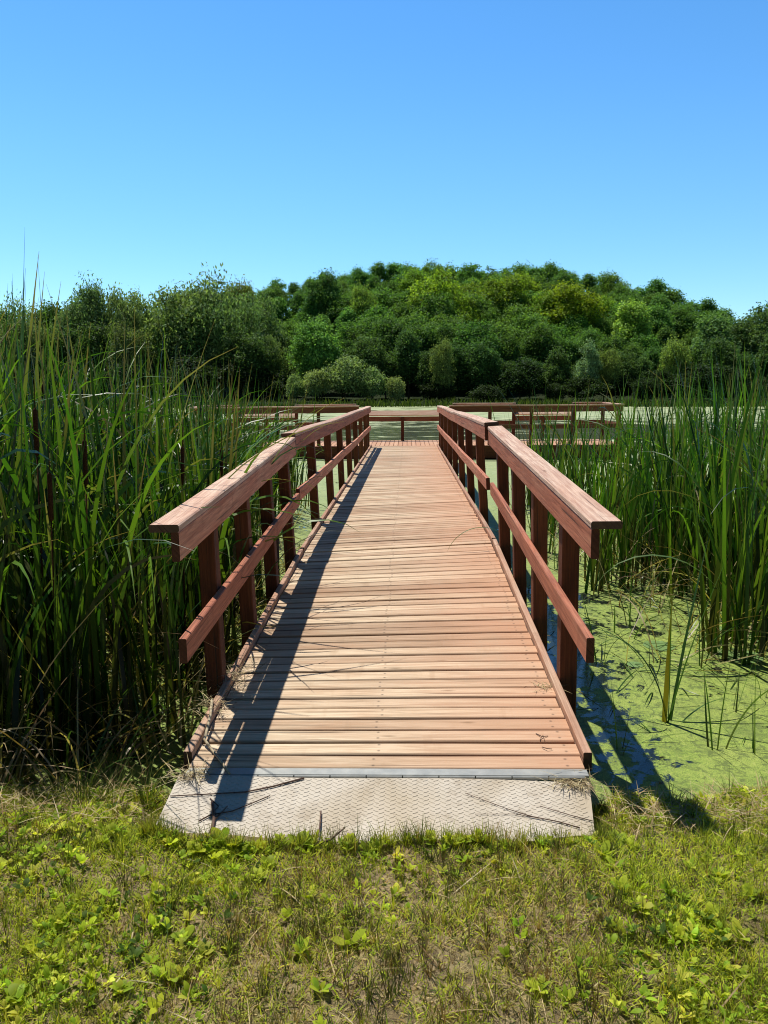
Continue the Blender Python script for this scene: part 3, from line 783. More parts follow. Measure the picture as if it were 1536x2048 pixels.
n = 190; x = U(1.05, 4.2, n); y = U(3.7, 7.0, n); m = (x > 1.15) & (y > edge_y(x) + 0.3); x, y = x[m], y[m]; n = len(x)
c = pick_cols(n, [(0.05, 0.11, 0.02), (0.10, 0.18, 0.03), (0.30, 0.24, 0.10), (0.02, 0.035, 0.012)], [3, 3, 1, 3])
tag(obj('floating_reed_litter', blade_mesh('floating_reed_litter', [blades(np.stack([x, y, np.full(n, WATER - 0.004)], -1), U(0.10, 0.55, n), U(0.005, 0.012, n), U(0, 6.28, n), U(1.05, 1.5, n), U(1.55, 1.75, n), U(0.4, 1, n), c, 8, U(-1, 1, n), 'cattail')], M_cat)),
    'fallen reed leaves and thin stems lying on the duckweed right of the walkway', 'reed litter', kind='stuff')
shoots = [blade_mesh('reed_shoot', cattail_parts(4, 0.62, 0.012, 0.5, 0.0, 0.12, 0.36), M_cat) for _ in range(3)]
for i, (qx, qy) in enumerate([(1236, 1500), (1205, 1330), (1405, 1330), (1470, 1420), (1520, 1395), (1260, 1255), (1430, 1500), (1512, 1500)]):
    p = ground_at(qx, qy, WATER); o = obj('reed_shoot', shoots[i % 3]); o.location = (p[0], p[1], WATER); o.rotation_euler = (0, 0, i * 1.3); sc_ = random.uniform(0.6, 1.1); o.scale = (sc_, sc_, sc_)
    tag(o, 'short green reed shoot poking through the duckweed right of the walkway', 'reed', 'reed shoots in the duckweed')
# special cattails, surveyed from the photograph
def special(x, y, specs, label, name='cattail', z=WATER, cat='cattail'):
    """specs: list of (L, w, az, th0, th1, pw, col, twist)"""
    n = len(specs); a = lambda i: np.array([s[i] for s in specs], float)
    col = np.array([s[6] for s in specs]); off = RNG.normal(0, 0.012, (n, 3)); off[:, 2] = -0.1
    o = obj(name, blade_mesh(name, [blades(off, a(0), a(1), a(2), a(3), a(4), a(5), col, 14, a(7), 'cattail')], M_cat))
    o.location = (x, y, z)
    return tag(o, label, cat)
g1, g2, ye, dg = (0.07, 0.15, 0.02), (0.11, 0.19, 0.03), (0.50, 0.36, 0.05), (0.035, 0.085, 0.018)
p = ground_at(1335, 1445, WATER)
special(p[0], p[1], [(0.84, 0.030, 1.2, 0.02, 0.03, 1, ye, 0.2), (0.88, 0.024, 2.6, 0.02, 0.05, 1, g1, 0.2), (1.30, 0.020, 0.9, 0.30, 0.55, 1, dg, 0.5),
                     (1.25, 0.018, 0.25, 0.20, 0.42, 1, g1, 0.5), (1.0, 0.018, 3.0, 0.25, 2.0, 2.4, g1, 0.3), (0.9, 0.016, 2.5, 0.2, 2.2, 2.2, dg, 0.3),
                     (0.62, 0.015, 0.3, 0.7, 2.2, 1.6, g1, 0.3)],
        'lone cattail with one yellow leaf standing in the open duckweed right of the walkway')
special(-1.34, 5.6, [(2.50, 0.026, 0.2, 0.03, 0.06, 1.5, (0.13, 0.20, 0.025), 0.2), (1.9, 0.022, 0.0, 0.1, 0.35, 1.5, g1, 0.5), (1.9, 0.022, 2.4, 0.1, 1.4, 3, g1, 0.5)],
        'tallest upright cattail leaf with a pale broken tip above the left stand')
special(1.75, 8.3, [(2.3, 0.024, 3.0, 0.15, 0.75, 2.2, g1, 0.4), (2.2, 0.022, 2.9, 0.12, 0.62, 2.0, dg, 0.3), (2.1, 0.022, 2.6, 0.06, 0.4, 2.0, g1, 0.5), (1.9, 0.02, 0.3, 0.05, 0.5, 2.0, g1, 0.5)],
        'cattail whose long thin leaves lean left over the right railing')
special(2.55, 5.4, [(1.75, 0.034, 3.05, 0.10, 2.75, 1.7, (0.12, 0.19, 0.05), 0.3), (1.8, 0.028, 0.4, 0.1, 0.8, 2, g1, 0.4), (1.5, 0.026, 2.3, 0.2, 0.9, 2, g1, 0.4), (1.4, 0.026, -0.6, 0.2, 1.4, 2, dg, 0.4), (1.75, 0.026, 1.6, 0.05, 0.5, 2, g1, 0.4)],
        'cattail with a broad pale leaf arched over like a hook at the right edge')
special(-1.93, 3.75, [(2.86, 0.022, 0.1, 0.05, 0.10, 1, dg, 0.2), (2.74, 0.020, 2.9, 0.02, 0.16, 1.2, dg, 0.3), (2.4, 0.030, 0.1, 0.12, 1.5, 3.0, g1, 0.4)],
        'tall dark cattail whose leaf tips cross against the sky at the far left edge')
special(-1.70, 3.75, [(2.72, 0.013, 1.6, 0.005, 0.01, 1, dg, 0.2), (2.1, 0.026, 0.2, 0.08, 1.7, 3.0, (0.15, 0.23, 0.06), 0.3), (1.9, 0.024, 0.3, 0.1, 1.6, 3.0, g1, 0.3)],
        'slim cattail with a single spike rising above the treeline left of the walkway')

# bent leaves hanging over the right kerb of the walkway
for (x, y, z, sp, lab) in ((0.93, 5.05, 0.02, [(0.34, 0.012, 2.9, 0.5, 2.9, 1.2, g1, 0.3)], 'green reed leaf bent over the right kerb near the second post'),
                           (0.95, 6.75, 0.42, [(0.62, 0.014, 3.3, 0.9, 2.8, 1.0, g1, 0.5)], 'green reed leaf drooping from the right middle rail towards the deck')):
    special(x, y, sp, lab, 'reed_leaf', z, 'leaf')

# floating lily pads
pm = []
ang = np.linspace(0.12, 2 * np.pi - 0.12, 22)
PV = np.concatenate([[[0, 0, 0.004]], np.stack([np.cos(ang), np.sin(ang), 0.003 + 0.004 * np.sin(ang * 3)], -1)])
PT = np.array([(0, i, i + 1) for i in range(1, 22)])
k = NT('lily_pad_leaf'); b = k.noise(k.n('TexCoord').outputs['Object'], 4, 4)
M_pad = k.done(k.principled(k.ramp(b, [(0.3, (0.13, 0.24, 0.06)), (0.7, (0.22, 0.33, 0.12))]), 0.4, 0.5))
pad_me = mesh_np('lily_pad', PV, [PT], mats=[M_pad], smooth=True)
for i, (qx, qy, s) in enumerate([(1318, 1292, 0.12), (1480, 1312, 0.16), (1455, 1262, 0.11), (1270, 1330, 0.06), (1528, 1278, 0.13)]):
    p = ground_at(qx, qy, WATER)
    o = obj('lily_pad', pad_me); o.location = (p[0], p[1], WATER + 0.004); o.scale = (s, s, s); o.rotation_euler = (0, 0, i * 1.7)
    tag(o, 'flat round green lily pad floating in the duckweed right of the walkway', 'lily pad', 'lily pads right of the walkway')

# ------------------------------------------------------------------ bank vegetation
def off_plate(x, y):
    return ~((x > PX0 + 0.01) & (x < PX1 - 0.03) & (y > PY0 + near_edge(x) + 0.012)) & ~((np.abs(x) < HW + 0.05) & (y > PY1 - 0.05))
def lush(x, y):
    """0 = dry worn path, 1 = lush"""
    v = smooth01(0.25, 1.0, np.abs(x - 0.12)) * 0.75 + 0.5 * (vnoise(x * 2.3, y * 2.3, 9) - 0.45) + 0.30 * np.exp(-((y - 2.52) / 0.13) ** 2) + 0.40 * smooth01(0.5, 1.3, x)
    return np.clip(v, 0, 1)
def sample_bank(n, xr=(-3.2, 3.2), yr=(1.1, 3.5)):
    x = U(*xr, n); y = U(*yr, n)
    m = off_plate(x, y) & (y < edge_y(x) + 0.10)
    return x[m], y[m]
parts = []
# short grass
x, y = sample_bank(230000, (-2.5, 2.6), (1.25, 3.5)); l = lush(x, y)
dens = vnoise(x * 5, y * 5, 11); m = RNG.random(len(x)) < np.clip(0.25 + 0.9 * dens, 0, 1); x, y, l = x[m], y[m], l[m]; n = len(x)
green = pick_cols(n, [(0.54, 0.64, 0.045), (0.36, 0.48, 0.04), (0.66, 0.66, 0.09), (0.08, 0.13, 0.024)], [4, 3, 2, 2], 0.25)
dry = pick_cols(n, [(0.64, 0.52, 0.25), (0.40, 0.29, 0.13), (0.40, 0.35, 0.10), (0.68, 0.57, 0.31)], [3, 3, 4, 2], 0.25)
isg = RNG.random(n) < (0.40 + 0.6 * l)
col = np.where(isg[:, None], green, dry)
hgt = np.where(isg, U(0.018, 0.060, n), U(0.014, 0.050, n)) * (0.75 + 0.5 * dens[m])
b0 = np.stack([x, y, ground_z(x, y) - 0.004], -1)
parts.append(blades(b0, hgt, U(0.0022, 0.0055, n), U(0, 6.28, n), np.where(isg, U(0.2, 1.1, n), U(0.5, 1.5, n)), U(0.9, 1.8, n), U(0.7, 1.5, n), col, 3, U(-1, 1, n)))
tag(obj('grass', blade_mesh('grass', parts, M_grass)), 'short patchy green and dry grass covering the bank', 'grass', kind='stuff')
# small leafy ground cover
x, y = sample_bank(15000, (-2.5, 2.6), (1.25, 3.3)); l = lush(x, y); m = RNG.random(len(x)) < (0.03 + 0.70 * l ** 1.4) * (vnoise(x * 3.3, y * 3.3, 21) > 0.40); x, y = x[m], y[m]; n = len(x)
col = pick_cols(n, [(0.54, 0.66, 0.042), (0.36, 0.53, 0.038), (0.66, 0.68, 0.09), (0.10, 0.18, 0.026)], [4, 4, 2, 2], 0.25); size = U(0.45, 1.25, n) ** 1.3; lift = U(0.0, 0.022, n)
rep_ = np.repeat(np.arange(n), 5); q = len(rep_); az = U(0, 6.28, q)
b0 = np.stack([x[rep_] + 0.004 * np.cos(az), y[rep_] + 0.004 * np.sin(az), ground_z(x, y)[rep_] + lift[rep_]], -1)
Lq = U(0.014, 0.034, q) * size[rep_]
tag(obj('ground_cover', blade_mesh('ground_cover', [blades(b0, Lq, Lq * U(0.38, 0.62, q), az, U(0.1, 0.9, q), U(0.9, 1.9, q), np.ones(q), col[rep_] * U(0.8, 1.2, q)[:, None], 4, U(-0.6, 0.6, q), 'leaf')], M_grass)),
    'low mat of small bright green leaves on the bank', 'ground cover', kind='stuff')
# taller clumped blades inside the short grass
x, y = sample_bank(3600, (-2.5, 2.6), (1.25, 3.3))
xe = U(-0.93, 0.90, 260); yn = PY0 + near_edge(xe) - 0.06 * smooth01(0.6, 0.9, xe) * 0 + RNG.normal(-0.012, 0.014, 260)
ye_ = U(2.62, 3.05, 110); xs = np.where(RNG.random(110) < 0.5, PX0 + RNG.normal(-0.012, 0.012, 110), PX1 - 0.055 * (PY1 - ye_) / (PY1 - PY0) + RNG.normal(0.016, 0.012, 110))
x = np.concatenate([x, xe, xs]); y = np.concatenate([y, yn, ye_]); l = lush(x, y); l[-370:] = 0.9; n = len(x)
cg = np.where((RNG.random(n) < 0.35 + 0.5 * l)[:, None], pick_cols(n, [(0.30, 0.36, 0.04), (0.42, 0.44, 0.06), (0.14, 0.19, 0.03)], [3, 2, 3]), pick_cols(n, [(0.10, 0.115, 0.035), (0.36, 0.27, 0.12), (0.18, 0.13, 0.06)], [3, 2, 2]))
size = U(0.5, 1.25, n); rep_ = np.repeat(np.arange(n), 15); q = len(rep_); az = U(0, 6.28, q); rr = np.abs(RNG.normal(0, 0.012, q))
b0 = np.stack([x[rep_] + rr * np.cos(az), y[rep_] + rr * np.sin(az), ground_z(x, y)[rep_] - 0.004], -1)
tag(obj('grass_clumps', blade_mesh('grass_clumps', [blades(b0, U(0.03, 0.095, q) * size[rep_], U(0.0018, 0.004, q), az, U(0.02, 0.5, q), U(0.3, 1.5, q), U(1, 2, q), cg[rep_] * U(0.75, 1.25, q)[:, None], 4, U(-1, 1, q))], M_grass)),
    'clumps of finer longer grass blades through the bank turf', 'grass', kind='stuff')
# wiry dark tufts: sized to be counted
def tuft_mesh(n, h, cols, wts, spread=0.02, w=(0.0015, 0.003), th=(0.05, 0.5, 0.3, 1.2)):
    a = U(0, 6.28, n); r = np.abs(RNG.normal(0, spread, n))
    b = np.stack([r * np.cos(a), r * np.sin(a), np.full(n, -0.006)], -1)
    return blade_mesh('grass_tuft', [blades(b, h * U(0.5, 1.1, n), U(*w, n), a + RNG.normal(0, 0.5, n), U(th[0], th[1], n), U(th[2], th[3], n), U(1, 2, n), pick_cols(n, cols, wts), 5, U(-1, 1, n))], M_grass)
wiry = [tuft_mesh(46, 0.105, [(0.07, 0.09, 0.03), (0.05, 0.065, 0.025), (0.20, 0.16, 0.07)], [3, 3, 1]) for _ in range(5)]
for i in range(60):
    while True:
        x, y = random.uniform(-2.2, 2.2), random.uniform(1.5, 2.6)
        if off_plate(np.float64(x), np.float64(y)) and random.random() < 1.1 - float(lush(np.float64(x), np.float64(y))) * 0.8: break
    o = obj('grass_tuft', wiry[i % 5]); o.location = (x, y, float(ground_z(x, y))); o.rotation_euler = (0, 0, random.uniform(0, 6.28)); s = random.uniform(0.5, 1.1); o.scale = (s, s, s)
    tag(o, 'wiry dark green grass tuft on the worn bank in front of the metal plate', 'grass tuft', 'wiry grass tufts on the bank')
# broadleaf weeds
def weed_mesh(n, ln, cols, wts, wr=0.42):
    a = np.linspace(0, 6.28, n, endpoint=False) + RNG.normal(0, 0.35, n)
    b = np.stack([0.006 * np.cos(a), 0.006 * np.sin(a), np.zeros(n)], -1)
    L = ln * U(0.6, 1.1, n)
    return blade_mesh('broadleaf_weed', [blades(b, L, L * wr * U(0.8, 1.2, n), a, U(0.2, 0.9, n), U(0.9, 1.9, n), U(0.8, 1.4, n), pick_cols(n, cols, wts, 0.15), 7, U(-0.5, 0.5, n), 'leaf')], M_grass)
WC = [(0.50, 0.60, 0.045), (0.34, 0.47, 0.04), (0.58, 0.62, 0.075)]
weeds = [weed_mesh(random.randint(5, 9), random.uniform(0.055, 0.085), WC, [3, 3, 2], random.choice([0.42, 0.55, 0.66])) for _ in range(8)]
wl = []
for (qx, qy) in [(690, 1690), (735, 1700), (860, 1688), (905, 1695), (1010, 1700), (1085, 1690), (445, 1690), (480, 1700), (560, 1688), (600, 1692), (390, 1710), (1205, 1720), (1230, 1745), (1262, 1700), (1340, 1590), (1290, 1560), (1145, 1690),
                 (370, 1880), (350, 1960), (700, 1890), (1130, 2010), (1080, 1990), (600, 1910), (380, 2000), (240, 1990), (40, 2000), (60, 1900), (120, 1850), (280, 1760), (520, 1760), (640, 1990), (1380, 1740), (1440, 1760), (1500, 1800), (1420, 1840), (1480, 1880), (1350, 1880), (1280, 1830), (1240, 1790)]:
    p = ground_at(qx, qy, -0.05); wl.append((p[0], p[1], random.uniform(0.45, 0.75)))
for i in range(46):
    x = random.uniform(-0.95, 0.95); wl.append((x, PY0 + float(near_edge(np.float64(x))) - random.uniform(0.0, 0.05), random.uniform(0.35, 0.7)))
for i in range(14):
    wl.append((random.uniform(0.83, 0.95), random.uniform(2.6, 3.0), random.uniform(0.3, 0.6)))
for i in range(150):
    for _ in range(60):
        x, y = random.uniform(-2.6, 2.7), random.uniform(1.35, 3.05)
        if off_plate(np.float64(x), np.float64(y)) and y < edge_y(np.float64(x)) - 0.03 and random.random() < float(lush(np.float64(x), np.float64(y))) ** 1.3: break
    wl.append((x, y, random.uniform(0.25, 0.50)))
for i, (x, y, s) in enumerate(wl):
    o = obj('broadleaf_weed', weeds[i % 8]); o.location = (x, y, float(ground_z(x, y)) + 0.004); o.rotation_euler = (random.uniform(-.15, .15), random.uniform(-.15, .15), random.uniform(0, 6.28)); o.scale = (s, s, s)
    tag(o, 'bright green broad-leaved weed growing low in the bank grass', 'weed', 'broad-leaved weeds on the bank')
# tall grass at the water's edge
edge_t = [tuft_mesh(26, 0.30, [(0.10, 0.165, 0.03), (0.15, 0.20, 0.04), (0.30, 0.24, 0.11)], [4, 3, 1], 0.03, (0.003, 0.0065), (0.05, 0.5, 0.4, 1.7)) for _ in range(5)]
for i in range(54):
    left = i % 2
    x = random.uniform(-3.2, -0.95) if left else random.uniform(0.95, 3.3)
    y = float(edge_y(np.float64(x))) + random.uniform(-0.18, 0.22)
    o = obj('shore_grass_tuft', edge_t[i % 5]); s = random.uniform(0.45, 1.0) * (1.0 if left else 0.72); o.location = (x, y, float(ground_z(x, y))); o.rotation_euler = (0, 0, random.uniform(0, 6.28)); o.scale = (s, s, s)
    tag(o, 'taller green grass tuft at the water edge ' + ('left of the metal plate' if left else 'right of the metal plate'), 'grass tuft', 'shore grass ' + ('left' if left else 'right') + ' of the plate')
# straw thatch
def straw(n, xr, yr, lift=0.05):
    x = U(*xr, n); y = U(*yr, n); m = off_plate(x, y) & (y < edge_y(x) + 0.25); x, y = x[m], y[m]; n = len(x)
    z = np.maximum(ground_z(x, y), WATER) + U(0, lift, n)
    c = pick_cols(n, [(0.46, 0.36, 0.18), (0.36, 0.27, 0.12), (0.55, 0.45, 0.26), (0.24, 0.16, 0.07)], [3, 3, 2, 2], 0.2)
    return blades(np.stack([x, y, z], -1), U(0.05, 0.20, n), U(0.0022, 0.006, n), U(0, 6.28, n), U(1.1, 1.6, n), U(1.4, 1.9, n), np.ones(n), c, 4, U(-1, 1, n))
tag(obj('straw_thatch', blade_mesh('straw_thatch', [straw(2600, (0.95, 3.3), (2.72, 3.35)), straw(1900, (-3.3, -0.92), (2.70, 3.3)), straw(500, (-2, 2), (1.4, 2.6), 0.012)], M_straw)),
    'dry golden straw matted along the bank edge', 'straw', kind='stuff')

# debris on the plate and deck
def deck_z(x, y):
    return float(map1(np.array([[x, y, 0.0]]))[0, 2]) if y > YA else float(plate_z(np.float64(x), np.float64(y)))
def on_deck(qx, qy, lift=0.006):
    p = ground_at(qx, qy, 0.0)
    for _ in range(4):
        p = ground_at(qx, qy, deck_z(p[0], p[1]) + lift)
    return tuple(p)
def debris(name, label, paths, mat, cat):
    t = []
    for pts, r0, r1 in paths:
        P = [on_deck(*q) for q in pts]
        n = len(P); t.append((P, [r0 + (r1 - r0) * i / (n - 1) for i in range(n)], 6))
    o0 = np.array(t[0][0][0])
    t = [([tuple(np.array(p) - o0) for p in P], rr, ns) for P, rr, ns in t]
    o = obj(name, tubes_mesh(name, t, mat)); o.location = o0
    return tag(o, label, cat)
debris('dry_stalk', 'pale dry bent reed stalk lying over the left kerb onto the deck', [([(424, 1400, 0.055), (421, 1430, 0.055), (409, 1479, 0.03), (424, 1500, 0.01), (446, 1528, 0.008), (459, 1547, 0.008)], 0.0075, 0.0055)], M_stalk, 'stalk')
debris('twig', 'knotty brown dead twig lying at the left front of the metal plate', [([(424, 1604), (427, 1622), (428, 1640, 0.012), (425, 1655), (421, 1668)], 0.006, 0.0065), ([(428, 1640, 0.01), (440, 1628), (455, 1612)], 0.0035, 0.002), ([(427, 1624), (437, 1612), (420, 1596)], 0.003, 0.002)], M_twig, 'twig')
debris('twig', 'long thin dark twig lying across the left of the metal plate towards the hinge', [([(340, 1592), (420, 1588), (490, 1584), (545, 1573), (608, 1556)], 0.002, 0.004)], M_twig, 'twig')
debris('twig', 'thin pale brown twig on the plate below the railing shadow', [([(398, 1642), (420, 1630), (465, 1622), (500, 1608), (540, 1591)], 0.003, 0.002)], M_twig, 'twig')
debris('twig', 'long brown twig lying across the right of the metal plate', [([(930, 1586), (1010, 1616), (1060, 1632), (1120, 1644), (1160, 1656)], 0.0012, 0.0026), ([(1080, 1612), (1140, 1630), (1185, 1642)], 0.0014, 0.0018), ([(950, 1628), (1030, 1628), (1100, 1640)], 0.0009, 0.0014)], M_twig, 'twig')
debris('twig', 'forked reddish twig lying half in the weeds at the front of the plate', [([(642, 1622, 0.01), (640, 1650, 0.015), (636, 1672, 0.02), (618, 1690, 0.01), (597, 1716, 0.0)], 0.003, 0.005), ([(690, 1655, 0.03), (660, 1680, 0.03), (620, 1692, 0.02)], 0.003, 0.005)], M_twig, 'twig')
debris('twig', 'small dark clump of plant debris on the deck near the right kerb', [([(1072, 1467), (1084, 1473, 0.012), (1096, 1472)], 0.0022, 0.0018), ([(1080, 1480), (1086, 1470, 0.012), (1090, 1484)], 0.0018, 0.0015)], M_twig, 'twig')
debris('twig', 'second small dark clump of plant debris by the last deck boards on the right', [([(1084, 1494), (1094, 1497, 0.01), (1104, 1498)], 0.0022, 0.0018)], M_twig, 'twig')
def hay(name, label, cx, cy, n, sx, sy, lmax, lift, rise=0.03):
    c = on_deck(cx, cy)
    x = RNG.normal(0, sx, n); y = RNG.normal(0, sy, n)
    z = np.array([max(deck_z(c[0] + a, c[1] + b_), -0.1) for a, b_ in zip(x, y)]) - c[2] + U(0.003, lift, n) + rise * np.exp(-(x / (sx + 1e-6)) ** 2 - (y / (sy + 1e-6)) ** 2)
    cc = pick_cols(n, [(0.48, 0.39, 0.21), (0.36, 0.28, 0.14), (0.58, 0.49, 0.30), (0.22, 0.16, 0.08)], [3, 2, 2, 1])
    o = obj(name, blade_mesh(name, [blades(np.stack([x, y, z], -1), U(0.04, lmax, n), U(0.002, 0.005, n), U(0, 6.28, n), U(1.2, 1.57, n), U(1.4, 1.75, n), np.ones(n), cc, 4, U(-1, 1, n))], M_straw))
    o.location = c
    return tag(o, label, 'straw')
hay('straw_clump', 'clump of dry straw caught against the left kerb at the first post', 470, 1365, 170, 0.06, 0.12, 0.17, 0.03)
hay('straw_clump', 'small wisp of dry straw draped on the left kerb beside the bent stalk', 420, 1425, 60, 0.05, 0.05, 0.13, 0.04, 0.04)
hay('straw_clump', 'scattering of dry straw on the left corner where deck meets plate', 385, 1548, 110, 0.042, 0.024, 0.13, 0.012, 0.0)
hay('straw_clump', 'dry straw gathered on the right corner of the metal plate', 1150, 1566, 150, 0.042, 0.022, 0.12, 0.012, 0.0)
hay('straw_clump', 'thin strands of straw beside the right kerb on the lower deck', 1095, 1372, 40, 0.035, 0.028, 0.08, 0.01, 0.0)

# ------------------------------------------------------------------ trees
def crown(seed, H, Wd, nlobe, nleaf, ls, z0, droop=0.0, shape='round'):
    rg = np.random.default_rng(seed)
    lob = []
    for i in range(nlobe):
        for _ in range(40):
            u = rg.normal(0, 1, 3); u /= np.linalg.norm(u); r = rg.uniform(0.35, 0.78)
            p = u * r
            if shape == 'round' and p[2] < -0.85: continue
            break
        zc = (p[2] * 0.5 + 0.5)
        k_ = 1.0
        if shape == 'tall': k_ = 0.55 + 0.45 * math.sin(min(1, zc + 0.15) * math.pi)
        if shape == 'cone': k_ = 1.1 - 0.75 * zc
        lob.append((p[0] * Wd / 2 * k_, p[1] * Wd / 2 * k_, z0 + zc * (H - z0), rg.uniform(0.07, 0.185) * Wd, rg.uniform(0.65, 1.3)))
    lob = np.array(lob)
    li = rg.choice(nlobe, nleaf, p=lob[:, 3] ** 2 / (lob[:, 3] ** 2).sum())
    d = rg.normal(0, 1, (nleaf, 3)); d /= np.linalg.norm(d, axis=1)[:, None]
    d[:, 2] = np.where(d[:, 2] < -0.35, -d[:, 2] * 0.6, d[:, 2])
    rad = lob[li, 3] * rg.uniform(0.45, 1.22, nleaf) * (1 + 0.22 * np.sin(d[:, 0] * 7 + li) * np.sin(d[:, 1] * 6 + li * 2))
    c = lob[li, :3] + d * rad[:, None] * np.array([1, 1, 1.15])
    c[:, 2] -= droop * rg.uniform(0, 1, nleaf) ** 2 * 1.6 * (np.hypot(c[:, 0], c[:, 1]) / (Wd / 2))
    c[:, 2] = np.maximum(c[:, 2], z0 * 0.4 + rg.uniform(0, 0.3, nleaf))
    nrm = d * 0.6 + rg.normal(0, 0.7, (nleaf, 3)) + np.array([0, 0, 0.38]); nrm /= np.linalg.norm(nrm, axis=1)[:, None]
    t = np.cross(nrm, rg.normal(0, 1, (nleaf, 3))); 
    if droop: t = t * 0.4 + np.array([0, 0, -1.0])
    t -= nrm * (t * nrm).sum(1)[:, None]; t /= np.linalg.norm(t, axis=1)[:, None] + 1e-9
    b = np.cross(nrm, t)
    s = ls * rg.uniform(0.6, 1.35, nleaf)[:, None]
    asp = 0.24 if droop else 0.42
    V = np.stack([c - t * s * 0.6, c - b * s * asp + nrm * s * 0.08, c + t * s * 0.6, c + b * s * asp + nrm * s * 0.08], 1).reshape(-1, 3)
    F = np.arange(nleaf * 4).reshape(-1, 4)
    sh = (0.45 + 0.55 * np.clip((rad / lob[li, 3] - 0.55) / 0.45, 0, 1)) * lob[li, 4] ** 0.35 * rg.uniform(0.72, 1.28, nleaf)  # inner leaves darker: shade inside each clump put into leaf colour
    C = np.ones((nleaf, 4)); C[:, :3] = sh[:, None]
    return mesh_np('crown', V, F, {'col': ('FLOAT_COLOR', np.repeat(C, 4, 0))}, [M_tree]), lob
def trunk(H, lob, r0, seed, nlimb=6):
    rg = random.Random(seed); t = []
    top = H * 0.8
    pts = [(rg.uniform(-1, 1) * 0.12 * i, rg.uniform(-1, 1) * 0.12 * i, top * i / 5) for i in range(6)]; pts[0] = (0, 0, -0.6)
    t.append((pts, [r0 * (1 - 0.16 * i) for i in range(6)], 8))
    for i in rg.sample(range(len(lob)), min(nlimb, len(lob))):
        a = pts[rg.randint(1, 3)]; bq = lob[i][:3]
        mid = tuple((a[j] * 0.5 + bq[j] * 0.5 + (0.35 if j == 2 else 0)) for j in range(3))
        t.append(([a, mid, tuple(bq)], [r0 * 0.42, r0 * 0.26, r0 * 0.08], 6))
        for _ in range(2):
            e = tuple(bq[j] + rg.uniform(-1, 1) * lob[i][3] * 0.9 for j in range(3))
            t.append(([mid, e], [r0 * 0.17, r0 * 0.04], 5))
    return tubes_mesh('trunk', t, M_bark)
KINDS = {}
def kind(nm, n, **kw):
    KINDS[nm] = []
    for i in range(n):
        cr, lob = crown(3 + i * 17 + len(KINDS) * 101, **kw)
        KINDS[nm].append((trunk(kw['H'], lob, kw['H'] * 0.018, i + len(KINDS) * 31), cr))
kind('maple', 4, H=10.0, Wd=8.2, nlobe=95, nleaf=15000, ls=0.235, z0=0.6)
kind('broad', 4, H=10.0, Wd=7.4, nlobe=100, nleaf=15000, ls=0.23, z0=0.15)
kind('tall', 3, H=10.0, Wd=5.4, nlobe=80, nleaf=11500, ls=0.215, z0=0.3, shape='tall')
kind('willow', 4, H=10.0, Wd=9.0, nlobe=60, nleaf=14000, ls=0.27, z0=0.9, droop=1.0)
kind('shrub', 3, H=10.0, Wd=11.0, nlobe=70, nleaf=10000, ls=0.36, z0=0.1)
TREE = {
 'maple': ('maple_tree', 'sunlit yellow green round-crowned tree on the wooded hillside across the pond', 'yellow green trees on the wooded hillside', (0.105, 0.150, 0.018)),
 'broad': ('broadleaf_tree', 'dark green broad-leaved tree on the wooded hillside across the pond', 'dark green trees on the wooded hillside', (0.052, 0.092, 0.020)),
 'tall': ('poplar_tree', 'narrow upright green tree on the wooded hillside across the pond', 'narrow upright trees on the wooded hillside', (0.056, 0.098, 0.027)),
 'willow': ('willow_tree', 'grey green feathery willow on the far shore left of the hill', 'feathery willows on the far shore', (0.098, 0.132, 0.052)),
 'shrub': ('willow_shrub', 'pale grey green bushy shrub at the far waterline', 'pale shrubs at the far waterline', (0.135, 0.165, 0.072)),
}
tcount = {k_: 0 for k_ in KINDS}
def tree(kd, x, y, h, wfac=1.0, label=None, group='', color=None, vary=0.18, base=None):
    nm, lab, grp, colr = TREE[kd]
    i = tcount[kd]; tcount[kd] += 1
    tm_, cm = KINDS[kd][i % len(KINDS[kd])]
    e = empty(nm, (x, y, (float(ground_z(x, y)) if base is None else base) - 0.1), random.uniform(0, 6.28))
    s = h / 10.0; e.scale = (s * wfac, s * wfac, s)
    tag(e, label or lab, 'shrub' if kd == 'shrub' else 'tree', grp if group == '' else group)
    if kd != 'shrub': obj('trunk', tm_, e)
    else: obj('stem', tm_, e)
    c = obj('crown', cm, e)
    cc = color or colr; f = random.uniform(1 - vary, 1 + vary); g = random.uniform(0.9, 1.1)
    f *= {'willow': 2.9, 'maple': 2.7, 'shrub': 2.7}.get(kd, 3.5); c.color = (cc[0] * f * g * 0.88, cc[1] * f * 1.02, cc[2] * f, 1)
    return e
SKY = [(-300, 600), (-100, 590), (0, 578), (60, 572), (105, 598), (150, 562), (190, 560), (235, 572), (270, 566), (305, 590), (335, 552), (400, 543), (450, 562), (482, 546), (520, 568), (560, 552), (600, 556), (650, 530), (685, 548), (720, 530), (800, 517), (870, 521), (930, 528), (1000, 530), (1080, 522), (1130, 536), (1200, 553), (1300, 560), (1350, 575), (1400, 603), (1430, 612), (1480, 614), (1510, 606), (1540, 600), (1700, 598), (1900, 598)]
def sky_y(px):
    return float(np.interp(px, [a for a, b in SKY], [b for a, b in SKY]))
def put(kd, px, Y, top_py, wfac=1.0, base=None, **kw):
    x = at_depth(px, Y); zt = z_at(top_py, Y)
    g = float(ground_z(x, Y)) if base is None else base
    return tree(kd, x, Y, max(2.0, zt - g + 0.1), wfac, base=base, **kw)
rt = random.Random(21)
